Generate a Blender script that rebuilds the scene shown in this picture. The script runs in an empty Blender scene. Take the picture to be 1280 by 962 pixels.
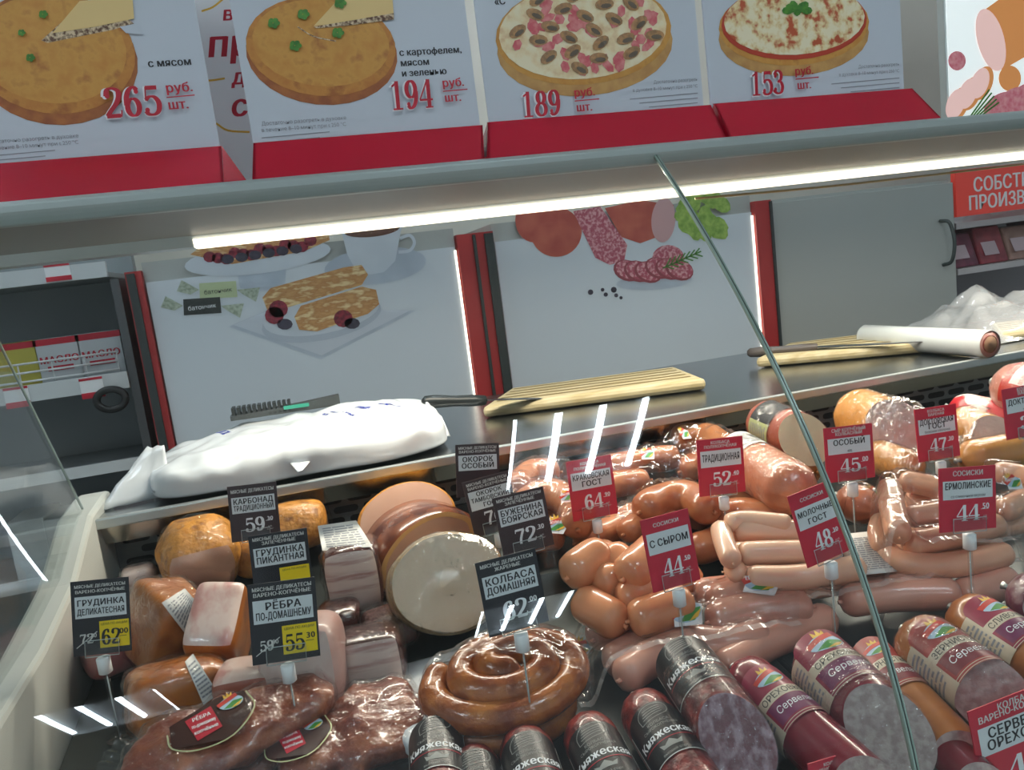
import bpy, math, random
from mathutils import Vector, Matrix, noise
R_ = random.Random(7)
S = bpy.context.scene
COL = S.collection
EYE = 1.25
F_PX = 962.0
# ------------------------------------------------------------------ camera, world, exposure
AX = Vector((3860, -631, 962)).normalized()
AD_ = Vector((800, 6419, 962)); AD_ = (AD_ - AX * AD_.dot(AX)).normalized()
AF = AX.cross(AD_)
cd = bpy.data.cameras.new('camera'); cam = bpy.data.objects.new('camera', cd); COL.objects.link(cam)
cd.sensor_width = 36.0; cd.lens = 36.0 * F_PX / 1280.0; cd.clip_start = 0.02
cr = Vector((AX.x, AF.x, -AD_.x)); cu = -Vector((AX.y, AF.y, -AD_.y)); cb = -Vector((AX.z, AF.z, -AD_.z))
cam.matrix_world = Matrix(((cr.x, cu.x, cb.x, 0), (cr.y, cu.y, cb.y, 0), (cr.z, cu.z, cb.z, EYE), (0, 0, 0, 1)))
S.camera = cam
S.view_settings.view_transform = 'Standard'; S.view_settings.look = 'None'
S.view_settings.exposure = 0.42; S.view_settings.gamma = 1.0; S.view_settings.use_curve_mapping = False
S.cycles.transparent_max_bounces = 32
S.cycles.max_bounces = 8
S.cycles.caustics_reflective = False; S.cycles.caustics_refractive = False
S.cycles.sample_clamp_indirect = 4.0
w = bpy.data.worlds.new('world'); S.world = w; w.use_nodes = True
w.node_tree.nodes['Background'].inputs[0].default_value = (0.80, 0.92, 1.0, 1)
w.node_tree.nodes['Background'].inputs[1].default_value = 0.30
TUBE_E = 41.0
LED_E = 1.5
LED_W = 11.0
CEIL = 1.9 + EYE

def ray(px, py):
    v = Vector((px - 640, py - 481, F_PX))
    return Vector((v.dot(AX), v.dot(AF), -v.dot(AD_)))
def AY(px, py, Y):
    r = ray(px, py); r = r * (Y / r.y); r.z += EYE; return r
def AZ(px, py, Z):
    r = ray(px, py); r = r * ((Z - EYE) / r.z); r.z += EYE; return r
def ADp(px, py, d):
    r = ray(px, py) * (d / F_PX); r.z += EYE; return r
def deckz(Y): return EYE - .5 + .15 * (Y - .45)
def G(px, py, h=0.0):
    r = ray(px, py)
    t = (-.5 - .0675 + h) / (r.z - .15 * r.y)
    r = r * t; r.z += EYE; return r
def depth(P):
    v = P - Vector((0, 0, EYE)); return -v.dot(cb)
def pxl(P):
    v = P - Vector((0, 0, EYE)); d = -v.dot(cb)
    return 640 + F_PX * v.dot(cr) / d, 481 - F_PX * v.dot(cu) / d

# ------------------------------------------------------------------ materials
def lin(c):
    if isinstance(c, str):
        c = [int(c[i:i + 2], 16) / 255 for i in (0, 2, 4)]
    return tuple((x / 12.92 if x <= .04045 else ((x + .055) / 1.055) ** 2.4) for x in c) + (1.0,)
MATS = {}
def mat(name, c='808080', rough=.5, metal=0.0, c2=None, scale=20, bump=0.0, bscale=None, coat=0.0, emit=0.0, sss=0.0, stretch=None, lo=.35, hi=.65, detail=4, spec=.5, c3=None, dist=0.0):
    if name in MATS: return MATS[name]
    m = bpy.data.materials.new(name); m.use_nodes = True; nt = m.node_tree; N = nt.nodes; L = nt.links
    b = N['Principled BSDF']
    b.inputs['Base Color'].default_value = lin(c); b.inputs['Roughness'].default_value = rough; b.inputs['Metallic'].default_value = metal
    b.inputs['Specular IOR Level'].default_value = spec
    if coat: b.inputs['Coat Weight'].default_value = coat; b.inputs['Coat Roughness'].default_value = .08
    if sss:
        b.inputs['Subsurface Weight'].default_value = sss; b.inputs['Subsurface Radius'].default_value = (.012, .005, .003); b.inputs['Subsurface Scale'].default_value = .5
    if emit:
        b.inputs['Emission Color'].default_value = lin(c); b.inputs['Emission Strength'].default_value = emit
    if c2 or bump:
        tc = N.new('ShaderNodeTexCoord'); mp = N.new('ShaderNodeMapping'); L.new(tc.outputs['Object'], mp.inputs[0])
        if stretch: mp.inputs['Scale'].default_value = stretch
    if c2:
        n = N.new('ShaderNodeTexNoise'); n.inputs['Scale'].default_value = scale; n.inputs['Detail'].default_value = detail; n.inputs['Distortion'].default_value = dist
        L.new(mp.outputs[0], n.inputs['Vector'])
        r = N.new('ShaderNodeValToRGB'); r.color_ramp.elements[0].position = lo; r.color_ramp.elements[1].position = hi
        r.color_ramp.elements[0].color = lin(c); r.color_ramp.elements[1].color = lin(c2)
        if c3:
            e = r.color_ramp.elements.new((lo + hi) / 2); e.color = lin(c3)
        L.new(n.outputs['Fac'], r.inputs[0]); L.new(r.outputs[0], b.inputs['Base Color'])
    if bump:
        n2 = N.new('ShaderNodeTexNoise'); n2.inputs['Scale'].default_value = bscale or scale; n2.inputs['Detail'].default_value = 4
        L.new(mp.outputs[0], n2.inputs['Vector'])
        bp = N.new('ShaderNodeBump'); bp.inputs['Strength'].default_value = bump; bp.inputs['Distance'].default_value = .004
        L.new(n2.outputs['Fac'], bp.inputs['Height']); L.new(bp.outputs[0], b.inputs['Normal'])
    MATS[name] = m; return m
def clear(name, base, top, power, rough, tint, diff=0.0, bump=0.0, bscale=60):
    m = bpy.data.materials.new(name); m.use_nodes = True; nt = m.node_tree; N = nt.nodes; L = nt.links
    N.remove(N['Principled BSDF']); out = N['Material Output']
    lw = N.new('ShaderNodeLayerWeight'); lw.inputs['Blend'].default_value = .5
    pw = N.new('ShaderNodeMath'); pw.operation = 'POWER'; pw.inputs[1].default_value = power; L.new(lw.outputs['Facing'], pw.inputs[0])
    ma = N.new('ShaderNodeMath'); ma.operation = 'MULTIPLY_ADD'; ma.inputs[1].default_value = top; ma.inputs[2].default_value = base; L.new(pw.outputs[0], ma.inputs[0])
    tr = N.new('ShaderNodeBsdfTransparent'); tr.inputs[0].default_value = tint
    gl = N.new('ShaderNodeBsdfGlossy'); gl.inputs['Roughness'].default_value = rough
    mx = N.new('ShaderNodeMixShader'); L.new(ma.outputs[0], mx.inputs[0]); L.new(gl.outputs[0], mx.inputs[2])
    src = tr
    if diff:
        df = N.new('ShaderNodeBsdfDiffuse'); df.inputs[0].default_value = (.9, .92, .95, 1)
        m2 = N.new('ShaderNodeMixShader'); m2.inputs[0].default_value = diff; L.new(tr.outputs[0], m2.inputs[1]); L.new(df.outputs[0], m2.inputs[2]); src = m2
    L.new(src.outputs[0], mx.inputs[1]); L.new(mx.outputs[0], out.inputs[0])
    if bump:
        tc = N.new('ShaderNodeTexCoord'); n2 = N.new('ShaderNodeTexNoise'); n2.inputs['Scale'].default_value = bscale; n2.inputs['Detail'].default_value = 2
        L.new(tc.outputs['Object'], n2.inputs['Vector'])
        bp = N.new('ShaderNodeBump'); bp.inputs['Strength'].default_value = bump; bp.inputs['Distance'].default_value = .006
        L.new(n2.outputs['Fac'], bp.inputs['Height']); L.new(bp.outputs[0], gl.inputs['Normal']); L.new(bp.outputs[0], lw.inputs['Normal'])
    MATS[name] = m; return m
GLASS = clear('counter_glass', .027, .9, 5, 0.0, (.965, .985, .98, 1))
FILM = clear('cling_film', .05, .45, 3, .10, (.99, .99, .99, 1), diff=.008, bump=1.0, bscale=85)
FILM2 = clear('bag_film', .08, .5, 3, .13, (.985, .985, .985, 1), diff=.015, bump=1.0, bscale=40)
CRINK = clear('crumpled_white_film', .08, .5, 3, .15, (.98, .98, .98, 1), diff=.28, bump=1.0, bscale=30)
HEM = clear('bag_hem', .12, .5, 2, .15, (.98, .98, .98, 1), diff=.16)
ACRYL = clear('clear_acrylic', .04, .5, 3, .03, (.97, .98, .98, 1), diff=.0)

# ------------------------------------------------------------------ mesh helpers
class MB:
    def __init__(s): s.v = []; s.f = []
    def add(s, vs, fs):
        o = len(s.v); s.v += [Vector(v) for v in vs]; s.f += [tuple(i + o for i in f) for f in fs]; return s
    def box(s, x0, x1, y0, y1, z0, z1):
        return s.add([(x, y, z) for z in (z0, z1) for y in (y0, y1) for x in (x0, x1)],
                     [(0, 2, 3, 1), (4, 5, 7, 6), (0, 1, 5, 4), (2, 6, 7, 3), (0, 4, 6, 2), (1, 3, 7, 5)])
    def obox(s, c, ex, ey, ez):
        c = Vector(c)
        return s.add([c + ex * a + ey * b + ez * d for d in (-1, 1) for b in (-1, 1) for a in (-1, 1)],
                     [(0, 2, 3, 1), (4, 5, 7, 6), (0, 1, 5, 4), (2, 6, 7, 3), (0, 4, 6, 2), (1, 3, 7, 5)])
    def prism(s, prof, x0, x1, n=1):          # prof: (y, z) polygon extruded along x
        k = len(prof); vs = []
        for i in range(n + 1):
            x = x0 + (x1 - x0) * i / n; vs += [(x, y, z) for y, z in prof]
        fs = [(i * k + j, (i + 1) * k + j, (i + 1) * k + (j + 1) % k, i * k + (j + 1) % k) for i in range(n) for j in range(k)]
        fs += [tuple(range(k)), tuple(reversed(range(n * k, n * k + k)))]
        return s.add(vs, fs)
    def slab(s, pts, d):                      # planar polygon given thickness vector d
        k = len(pts); d = Vector(d); vs = [Vector(p) for p in pts] + [Vector(p) + d for p in pts]
        return s.add(vs, [tuple(range(k)), tuple(reversed(range(k, 2 * k)))] + [(i, i + k, (i + 1) % k + k, (i + 1) % k) for i in range(k)])
    def tube(s, path, r, seg=10, cap=True):
        path = [Vector(p) for p in path]; fr = frames(path); vs = []; n = len(path)
        for i, p in enumerate(path):
            rr = r[i] if isinstance(r, (list, tuple)) else r
            a, b = fr[i]
            vs += [p + (a * math.cos(2 * math.pi * k / seg) + b * math.sin(2 * math.pi * k / seg)) * rr for k in range(seg)]
        fs = [(i * seg + k, i * seg + (k + 1) % seg, (i + 1) * seg + (k + 1) % seg, (i + 1) * seg + k) for i in range(n - 1) for k in range(seg)]
        if cap: fs += [tuple(reversed(range(seg))), tuple(range((n - 1) * seg, n * seg))]
        return s.add(vs, fs)
    def grid(s, P, n, m):                     # P(i, j) -> point
        vs = [P(i / n, j / m) for i in range(n + 1) for j in range(m + 1)]
        return s.add(vs, [(i * (m + 1) + j, (i + 1) * (m + 1) + j, (i + 1) * (m + 1) + j + 1, i * (m + 1) + j + 1) for i in range(n) for j in range(m)])
def frames(path):
    n = len(path); T = [(path[min(i + 1, n - 1)] - path[max(i - 1, 0)]).normalized() for i in range(n)]
    a = T[0].orthogonal().normalized(); out = []
    for t in T:
        a = (a - t * a.dot(t)).normalized(); out.append((a, t.cross(a)))
    return out
def smooth_path(pts, n=8):
    pts = [Vector(p) for p in pts]
    if len(pts) == 2: return [pts[0].lerp(pts[1], i / n) for i in range(n + 1)]
    out = []
    for i in range(len(pts) - 1):
        p0 = pts[i - 1] if i else pts[0] * 2 - pts[1]; p1 = pts[i]; p2 = pts[i + 1]; p3 = pts[i + 2] if i + 2 < len(pts) else p2 * 2 - p1
        for k in range(n):
            t = k / n
            out.append(.5 * ((2 * p1) + (p2 - p0) * t + (2 * p0 - 5 * p1 + 4 * p2 - p3) * t * t + (3 * p1 - p0 - 3 * p2 + p3) * t ** 3))
    out.append(pts[-1]); return out
LOC = {}
def base_of(o):
    while o.parent: o = o.parent
    return LOC.get(o.name, Vector((0, 0, 0)))
def thing(name, label, cat, loc=(0, 0, 0), group=None):
    o = bpy.data.objects.new(name, None); COL.objects.link(o); o.location = loc; o.empty_display_size = .02
    LOC[o.name] = Vector(loc); o['label'] = label; o['category'] = cat
    if group: o['group'] = group
    return o
def obj(name, mb, m, parent=None, smooth=True, origin=None, bevel=0, sub=0, thick=0):
    me = bpy.data.meshes.new(name)
    off = base_of(parent) if parent else (Vector(origin) if origin is not None else Vector((0, 0, 0)))
    me.from_pydata([v - off for v in mb.v], [], mb.f); me.update()
    for x in (m if isinstance(m, (list, tuple)) else [m]): me.materials.append(x)
    if smooth:
        me.polygons.foreach_set('use_smooth', [True] * len(me.polygons))
    o = bpy.data.objects.new(name, me); COL.objects.link(o)
    if parent: o.parent = parent
    elif origin is not None: o.location = origin; LOC[o.name] = Vector(origin)
    if thick:
        md = o.modifiers.new('thickness', 'SOLIDIFY'); md.thickness = thick; md.offset = 0
    if bevel:
        md = o.modifiers.new('bevel', 'BEVEL'); md.width = bevel; md.segments = 2; md.limit_method = 'ANGLE'
    if sub:
        md = o.modifiers.new('sub', 'SUBSURF'); md.levels = sub; md.render_levels = sub
    return o
def tag(o, label, cat, group=None):
    o['label'] = label; o['category'] = cat
    if group: o['group'] = group
    return o
def struct(o): o['kind'] = 'structure'; return o

# ------------------------------------------------------------------ glyphs and flat printing
CHARS = 'АБВГДЕЁЖЗИЙКЛМНОПРСТУФХЦЧШЩЪЫЬЭЮЯабвгдеёжзийклмнопрстуфхцчшщъыьэюя0123456789.,-–%«»"°+/():tC'
GL = {}
def make_glyphs():
    tmp = []
    def mk(body, off):
        c = bpy.data.curves.new('glyph', 'FONT'); c.body = body; c.size = 1; c.resolution_u = 2 if off else 3; c.offset = off
        o = bpy.data.objects.new('glyph', c); COL.objects.link(o); tmp.append((o, c)); return o
    hs = {}
    for wt, off in ((0, 0.0),):
        hs[wt] = (mk('НН', off), mk('Н', off))
        for ch in CHARS: hs[wt, ch] = (mk(ch, off), mk('Н' + ch + 'Н', off))
    bpy.context.view_layer.update(); dg = bpy.context.evaluated_depsgraph_get()
    for wt in (0,):
        hh = hs[wt][0].dimensions.x; cap = hs[wt][1].dimensions.y
        for ch in CHARS:
            me = bpy.data.meshes.new_from_object(hs[wt, ch][0].evaluated_get(dg))
            adv = hs[wt, ch][1].dimensions.x - hh
            GL[wt, ch] = ([(v.co.x / cap, v.co.y / cap) for v in me.vertices], [tuple(p.vertices) for p in me.polygons], adv / cap)
            bpy.data.meshes.remove(me)
    for o, c in tmp: bpy.data.objects.remove(o); bpy.data.curves.remove(c)
make_glyphs()
def own_f():
    n = 20; v = [(.46 + q * rx * math.cos(2 * math.pi * k / n), .37 + ry * math.sin(2 * math.pi * k / n)) for q, rx, ry in ((1, .43, .39), (1, .30, .28)) for k in range(n)]
    f = [(k, (k + 1) % n, n + (k + 1) % n, n + k) for k in range(n)]; o = len(v)
    return v + [(.395, -.24), (.525, -.24), (.525, 1.02), (.395, 1.02)], f + [(o, o + 1, o + 2, o + 3)], .95
GL[0, 'ф'] = own_f()
TH, TK = .07, .185
def ell(cx, cy, rx, ry, a0=0, a1=360, n=20):
    return [(cx + rx * math.cos(math.radians(a0 + (a1 - a0) * i / n)), cy + ry * math.sin(math.radians(a0 + (a1 - a0) * i / n))) for i in range(n + 1)]
DIG = {
 '0': [('n', ell(.31, .5, .22, .46, 90, 450))],
 '1': [('w', [(.32, 0), (.32, 1)], .17), ('w', [(.32, .95), (.1, .82)], .07), ('w', [(.1, .03), (.54, .03)], .06)],
 '2': [('n', [(.09, .72), (.14, .92), (.31, .97), (.5, .88), (.51, .68), (.38, .44), (.2, .24), (.06, .06)]), ('w', [(.04, .06), (.52, .06)], .13), ('w', [(.54, .02), (.57, .24)], .05), ('b', (.13, .73), .085)],
 '3': [('n', [(.09, .8), (.18, .95), (.34, .97), (.49, .84), (.46, .62), (.3, .53)]), ('n', [(.26, .52), (.46, .49), (.56, .3), (.48, .08), (.27, .03), (.1, .12), (.08, .2)]), ('b', (.14, .77), .085), ('b', (.13, .2), .085)],
 '4': [('w', [(.42, 1), (.02, .3)], .06), ('w', [(.01, .29), (.62, .29)], .07), ('w', [(.44, 1), (.44, 0)], .17), ('w', [(.27, .025), (.61, .025)], .05)],
 '5': [('w', [(.13, .92), (.53, .92)], .14), ('w', [(.14, .95), (.11, .5)], .05), ('n', [(.11, .52), (.24, .62), (.42, .6), (.55, .42), (.53, .16), (.38, .03), (.18, .04), (.08, .16)]), ('b', (.13, .18), .085)],
 '6': [('n', [(.5, .86), (.38, .97), (.22, .88), (.12, .66), (.1, .38)]), ('n', ell(.32, .31, .2, .28, 90, 450)), ('b', (.47, .82), .075)],
 '7': [('w', [(.06, .92), (.58, .92)], .14), ('w', [(.06, .97), (.04, .74)], .05), ('w', [(.54, .9), (.37, .5), (.3, .25), (.28, 0)], .15)],
 '8': [('n', ell(.31, .74, .17, .22, 90, 450)), ('n', ell(.31, .27, .22, .24, 90, 450))],
}
DIG['9'] = [(k[0], [(.62 - x, 1 - y) for x, y in k[1]]) if k[0] == 'n' else ('b', (.62 - k[1][0], 1 - k[1][1]), k[2]) for k in DIG['6']]
def ribbon(pts, wf):
    pts = [Vector((p[0], p[1], 0)) for p in pts]; P = smooth_path(pts, 4) if len(pts) > 2 else pts
    vs = []; n = len(P)
    for i, p in enumerate(P):
        t = (P[min(i + 1, n - 1)] - P[max(0, i - 1)]).normalized()
        w_ = wf(t) / 2; nn = Vector((-t.y, t.x, 0)); vs += [tuple((p + nn * w_)[:2]), tuple((p - nn * w_)[:2])]
    return vs, [(2 * i, 2 * i + 1, 2 * i + 3, 2 * i + 2) for i in range(n - 1)]
def disc(cx, cy, rx, ry=None, n=14, rot=0):
    ry = ry or rx; c, s_ = math.cos(rot), math.sin(rot)
    return [(cx + c * rx * math.cos(a) - s_ * ry * math.sin(a), cy + s_ * rx * math.cos(a) + c * ry * math.sin(a)) for a in [2 * math.pi * i / n for i in range(n)]]
class Print:
    """flat printed artwork; each named part becomes one mesh laid on the surface it is printed on"""
    def __init__(s): s.p = {}
    def add(s, part, m, vs, fs, z):
        e = s.p.setdefault((part, m.name), ([], [], m)); o = len(e[0])
        e[0].extend((v[0], v[1], z) for v in vs); e[1].extend(tuple(i + o for i in f) for f in fs)
    def poly(s, part, m, pts, z=1): s.add(part, m, pts, [tuple(range(len(pts)))], z)
    def rect(s, part, m, x0, y0, x1, y1, z=1, n=1):
        vs = [(x0 + (x1 - x0) * i / n, y) for i in range(n + 1) for y in (y0, y1)]
        s.add(part, m, vs, [(2 * i, 2 * i + 2, 2 * i + 3, 2 * i + 1) for i in range(n)], z)
    def line(s, part, m, pts, w_, z=1): s.add(part, m, *ribbon(pts, lambda t: w_), z)
    def text(s, part, m, t, x, y, h, z=1, align='c', bold=0, shear=0.0, sx=1.0, maxw=None):
        wd = sum(GL[0, c][2] + .03 * bold if c != ' ' else .35 for c in t) * h * sx
        if maxw and wd > maxw: sx *= maxw / wd; wd = maxw
        x0 = x - (wd / 2 if align == 'c' else wd if align == 'r' else 0)
        for c in t:
            if c == ' ': x0 += .35 * h * sx; continue
            v, f, a = GL[0, c]; a += .03 * bold
            for k, (ox, oy) in enumerate([(0, 0), (.045, .012), (.09, 0), (.045, -.02)][:1 + bold * 2 - (bold > 1)]):      # heavier weights are the stroke printed again a little beside itself
                s.add(part, m, [(x0 + (p[0] + ox + shear * p[1]) * h * sx, y + (p[1] + oy) * h) for p in v], f, z + .02 * k)
            x0 += a * h * sx
        return wd
    def digits(s, part, m, t, x, y, h, z=1, align='l', sx=1.0, shear=0.0):
        wd = len(t) * .66 * h * sx
        x0 = x - (wd / 2 if align == 'c' else wd if align == 'r' else 0)
        for c in t:
            for k, st in enumerate(DIG[c]):
                if st[0] == 'b': v = disc(st[1][0], st[1][1], st[2]); f = [tuple(range(len(v)))]
                elif st[0] == 'w': v, f = ribbon(st[1], lambda t_: st[2])
                else: v, f = ribbon(st[1], lambda t_: TH + (TK - TH) * abs(t_.y) ** 1.3)
                s.add(part, m, [(x0 + (p[0] + shear * p[1]) * h * sx, y + p[1] * h) for p in v], f, z + k * .12)
            x0 += .66 * h * sx
    def refine(s, step):
        for key, (v, f, m) in s.p.items():
            nv, nf = [], []
            for face in f:
                P = [v[i] for i in face]; lo = math.floor(min(p[0] for p in P) / step); hi = math.floor(max(p[0] for p in P) / step)
                for k in range(lo, hi + 1):
                    Q = P
                    for x, sg in ((k * step, 1), ((k + 1) * step, -1)):
                        if lo == hi: break
                        out = []
                        for a, b in zip(Q, Q[1:] + Q[:1]):
                            da, db = (a[0] - x) * sg, (b[0] - x) * sg
                            if da >= 0: out.append(a)
                            if (da > 0 > db) or (da < 0 < db):
                                t = da / (da - db); out.append((x, a[1] + (b[1] - a[1]) * t, a[2]))
                        Q = out
                    if len(Q) > 2: nf.append(tuple(range(len(nv), len(nv) + len(Q)))); nv += Q
            s.p[key] = (nv, nf, m)
        return s
    def emit(s, parent, fn):
        out = {}
        for (part, _), (v, f, m) in s.p.items():
            mb = MB(); mb.v = [fn(*q) for q in v]; mb.f = f
            out[part] = obj(part, mb, m, parent, smooth=False)
        return out
class PxPrint(Print):
    """artwork on an upright board at depth Y, drawn where the board shows it"""
    def __init__(s, Y): super().__init__(); s.Y = Y
    def c(s, x, y): P = AY(x, y, s.Y); return (P.x, P.z)
    def ppoly(s, part, m, pts, z=1): s.poly(part, m, [s.c(*p) for p in pts], z)
    def pell(s, part, m, cx, cy, rx, ry, rot=0, z=1, n=28): s.ppoly(part, m, disc(cx, cy, rx, ry, n, math.radians(rot)), z)
    def pline(s, part, m, pts, w_, z=1): s.add(part, m, *[(lambda r: ([s.c(*q) for q in r[0]], r[1]))(ribbon(pts, lambda t: w_))][0], z)
    def ptext(s, part, m, t, x, y, h, z=1, **k):
        P = s.c(x, y); q = s.c(x, y - h); s.text(part, m, t, P[0], P[1], q[1] - P[1], z, **k)
    def pdig(s, part, m, t, x, y, h, z=1, **k):
        P = s.c(x, y); q = s.c(x, y - h); s.digits(part, m, t, P[0], P[1], q[1] - P[1], z, **k)
    def done(s, parent, dz=.0004):
        q = {}
        for (part, mn), (v, f, m) in s.p.items():
            if part.split('_')[-1] not in ('lettering', 'digits', 'print', 'script', 'halo'): part = 'printed_picture'
            q.setdefault(part, []).append((v, f, m))
        for part, L in q.items():
            mb = MB(); idx = []; ms = []
            for v, f, m in L:
                if m not in ms: ms.append(m)
                mb.add([Vector((a, s.Y - z * dz, b)) for a, b, z in v], f); idx += [ms.index(m)] * len(f)
            o = obj(part, mb, ms, parent, smooth=False)
            if len(o.data.polygons) == len(idx): o.data.polygons.foreach_set('material_index', idx)
    def done_split(s, parent, dz=.0004): return s.emit(parent, lambda u, v, z: Vector((u, s.Y - z * dz, v)))

WHITE = mat('white_print', 'EEF0F2', .5); PAPER = mat('poster_paper', 'C6CED7', .35); RED = mat('red_print', 'B5122C', .4); INK = mat('black_ink', '25262B', .5)
GREYINK = mat('grey_ink', '8A8D94', .5); YEL = mat('yellow_print', 'F2D316', .4)
# ------------------------------------------------------------------ setting: floor, walls, ceiling
struct(obj('floor', MB().box(-6, 6, -5.5, 3.0, -.1, 0), mat('floor_tile', 'B9B7B0', .35, c2='C6C4BD', scale=3), smooth=False))
struct(obj('wall_back', MB().box(-6, 6, 2.75, 2.9, 0, CEIL), mat('cream_wall', 'DEDACF', .7, c2='D6D2C6', scale=2), smooth=False))
struct(obj('ceiling', MB().box(-6, 6, -5.5, 3.0, CEIL + .005, CEIL + .1), mat('ceiling_tile', 'C9CCCC', .8, c2='BFC3C3', scale=4), smooth=False))
TUBE = mat('lamp_tube', 'EAF6FF', .4, emit=TUBE_E); HOUS = mat('lamp_housing', 'E8ECEE', .35)
def fixture(cx, cy, k):
    t = thing('ceiling_light', k, 'ceiling light', (cx, cy, CEIL), 'recessed four tube ceiling lights')
    m = MB().box(cx - .3, cx + .3, cy - .33, cy + .33, CEIL - .006, CEIL)
    for sx in (-1, 1): m.box(cx + sx * .3 - .008, cx + sx * .3 + .008, cy - .34, cy + .34, CEIL - .06, CEIL)
    for sy in (-1, 1): m.box(cx - .3, cx + .3, cy + sy * .335 - .008, cy + sy * .335 + .008, CEIL - .06, CEIL)
    obj('housing', m, HOUS, t, smooth=False)
    for i in range(4):
        x = cx - .285 + i * .19
        obj('lamp_tube', MB().tube([(x, cy - .31, CEIL - .03), (x, cy + .31, CEIL - .03)], .017, 8), TUBE, t)
for cx in (-1.38, .985):
    for cy, d in () if cx > 3 else ((-3.2, 'far behind the viewer'), (-.785, 'nearest above the counter front'), (1.6, 'above the back shelves')):
        fixture(cx, cy, 'white recessed four tube ceiling light %s, %s' % (d, 'over the left end' if cx < 0 else 'over the middle' if cx < 2 else 'over the far right end'))

# ------------------------------------------------------------------ the glass fronted deli counter
C3 = (-.152, .698, .918, .737)
def gy(z): z -= EYE; return ((C3[0] * z + C3[1]) * z + C3[2]) * z + C3[3]
XL, XS, XR = -.327, .4165, 1.95
counter = thing('deli_counter', 'long glass fronted deli display counter with steel shelf and grey canopy', 'display counter', (.6, .85, 0))
STEEL = mat('brushed_steel', 'A9AEB0', .22, 1.0, bump=.05, bscale=200, stretch=(.05, 1, 1)); ALU = mat('aluminium_trim', 'C3C9C8', .35, .8)
CANG = mat('canopy_grey', '7C7E79', .45); CANE = mat('canopy_edge_pale', 'A9B5B2', .35, .3)
DARK = mat('dark_grey_metal', '55585A', .45, .3); DECK = mat('dark_deck', '3A3F3E', .35, .4); WHP = mat('white_plastic_wall', 'CDCFC8', .4)
BLACK = mat('black_hole', '0B0B0C', .8)
E_ = EYE
obj('base_cabinet', MB().box(XL - .03, XR, .52, 1.6, .05, E_ - .56), mat('cabinet_white', 'D4D6D6', .4), counter, smooth=False)
obj('plinth', MB().box(XL, XR, .6, 1.5, 0, .05), DARK, counter, smooth=False)
d_ = MB()
for i in range(9):
    x0 = XL + .01 + i * .253
    d_.prism([(.46, deckz(.46) - .03), (1.22, deckz(1.22) - .03), (1.22, deckz(1.22)), (.46, deckz(.46))], x0, x0 + .249)
obj('deck_tray', d_, DECK, counter, smooth=False, bevel=.002)
obj('deck_support', MB().prism([(.45, E_ - .56), (1.25, E_ - .56), (1.25, deckz(1.25) - .032), (.45, deckz(.45) - .032)], XL, XR), BLACK, counter, smooth=False)
obj('display_riser', MB().prism([(.93, deckz(.93)), (1.2, deckz(1.2)), (1.2, deckz(1.2) + .022), (.945, deckz(.945) + .022)], .16, XR), DECK, counter, smooth=False)
# back grille under the shelf
gr = obj('back_grille', MB().prism([(1.213, E_ - .31), (1.225, E_ - .31), (1.225, E_ - .42), (1.213, E_ - .42)], XL, XR), mat('grille_grey', '6A6D6E', .45, .2), counter, smooth=False)
sl = MB(); _sh = .0055
for r in range(5):
    z = E_ - .322 - r * .0168
    for i in range(50):
        x = XL + .03 + i * .047 + (.0235 if r % 2 else 0)
        pts = [(x + (.014 if abs(a) < 90 else -.014) + _sh * math.cos(math.radians(a)), 1.2125, z + _sh * math.sin(math.radians(a))) for a in (-89, -45, 0, 45, 89, 91, 135, 180, 225, 269)]
        pts = [(p[0], p[1], p[2]) for p in pts]
        sl.add(pts, [tuple(range(10))])
obj('slots', sl, BLACK, gr, smooth=False)
# work shelf with mirror lip
obj('work_shelf', MB().prism([(1.155, E_ - .285), (1.155, E_ - .2705), (1.66, E_ - .2705), (1.66, E_ - .285)], XL - .01, XR), STEEL, counter, smooth=False)
obj('shelf_edge_trim', MB().prism([(1.146, E_ - .283), (1.146, E_ - .2685), (1.157, E_ - .2685), (1.157, E_ - .283)], XL - .01, XR), ALU, counter, smooth=False, bevel=.002)
obj('shelf_lip', MB().prism([(1.160, E_ - .2855), (1.172, E_ - .312), (1.222, E_ - .314), (1.222, E_ - .309), (1.19, E_ - .2855)], XL, XR), mat('mirror_steel', 'CFC6B8', .16, 1.0), counter, smooth=False)
obj('shelf_support', MB().box(XL, XR, 1.6, 1.66, E_ - .56, E_ - .286), DARK, counter, smooth=False)
# canopy
obj('canopy', MB().prism([(.856, E_ + .118), (.856, E_ + .1005), (1.14, E_ + .0985), (1.2, E_ + .0985), (1.22, E_ + .10), (1.22, E_ + .124), (.87, E_ + .124)], -1.2, XR), CANG, counter, smooth=False)
obj('canopy_edge', MB().prism([(.845, E_ + .1195), (.845, E_ + .1125), (.85, E_ + .100), (.858, E_ + .0995), (.858, E_ + .1235), (.85, E_ + .1235)], -1.2, XR), CANE, counter, smooth=False, bevel=.0015)
ledh = obj('led_profile', MB().prism([(1.137, E_ + .0987), (1.142, E_ + .084), (1.185, E_ + .084), (1.19, E_ + .0987)], -1.2, XR), ALU, counter, smooth=False)
obj('led_strip', MB().prism([(1.133, E_ + .0935), (1.139, E_ + .0825), (1.175, E_ + .0825), (1.175, E_ + .0837), (1.1405, E_ + .0837), (1.1355, E_ + .0935)], -.135, XR - .05), mat('led_light', 'FFF1DC', .4, emit=LED_E), ledh, smooth=False)
ll = bpy.data.lights.new('led_lamp', 'AREA'); ll.shape = 'RECTANGLE'; ll.size = 2.0; ll.size_y = .03; ll.energy = LED_W; ll.color = (1.0, .9, .76)
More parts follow.
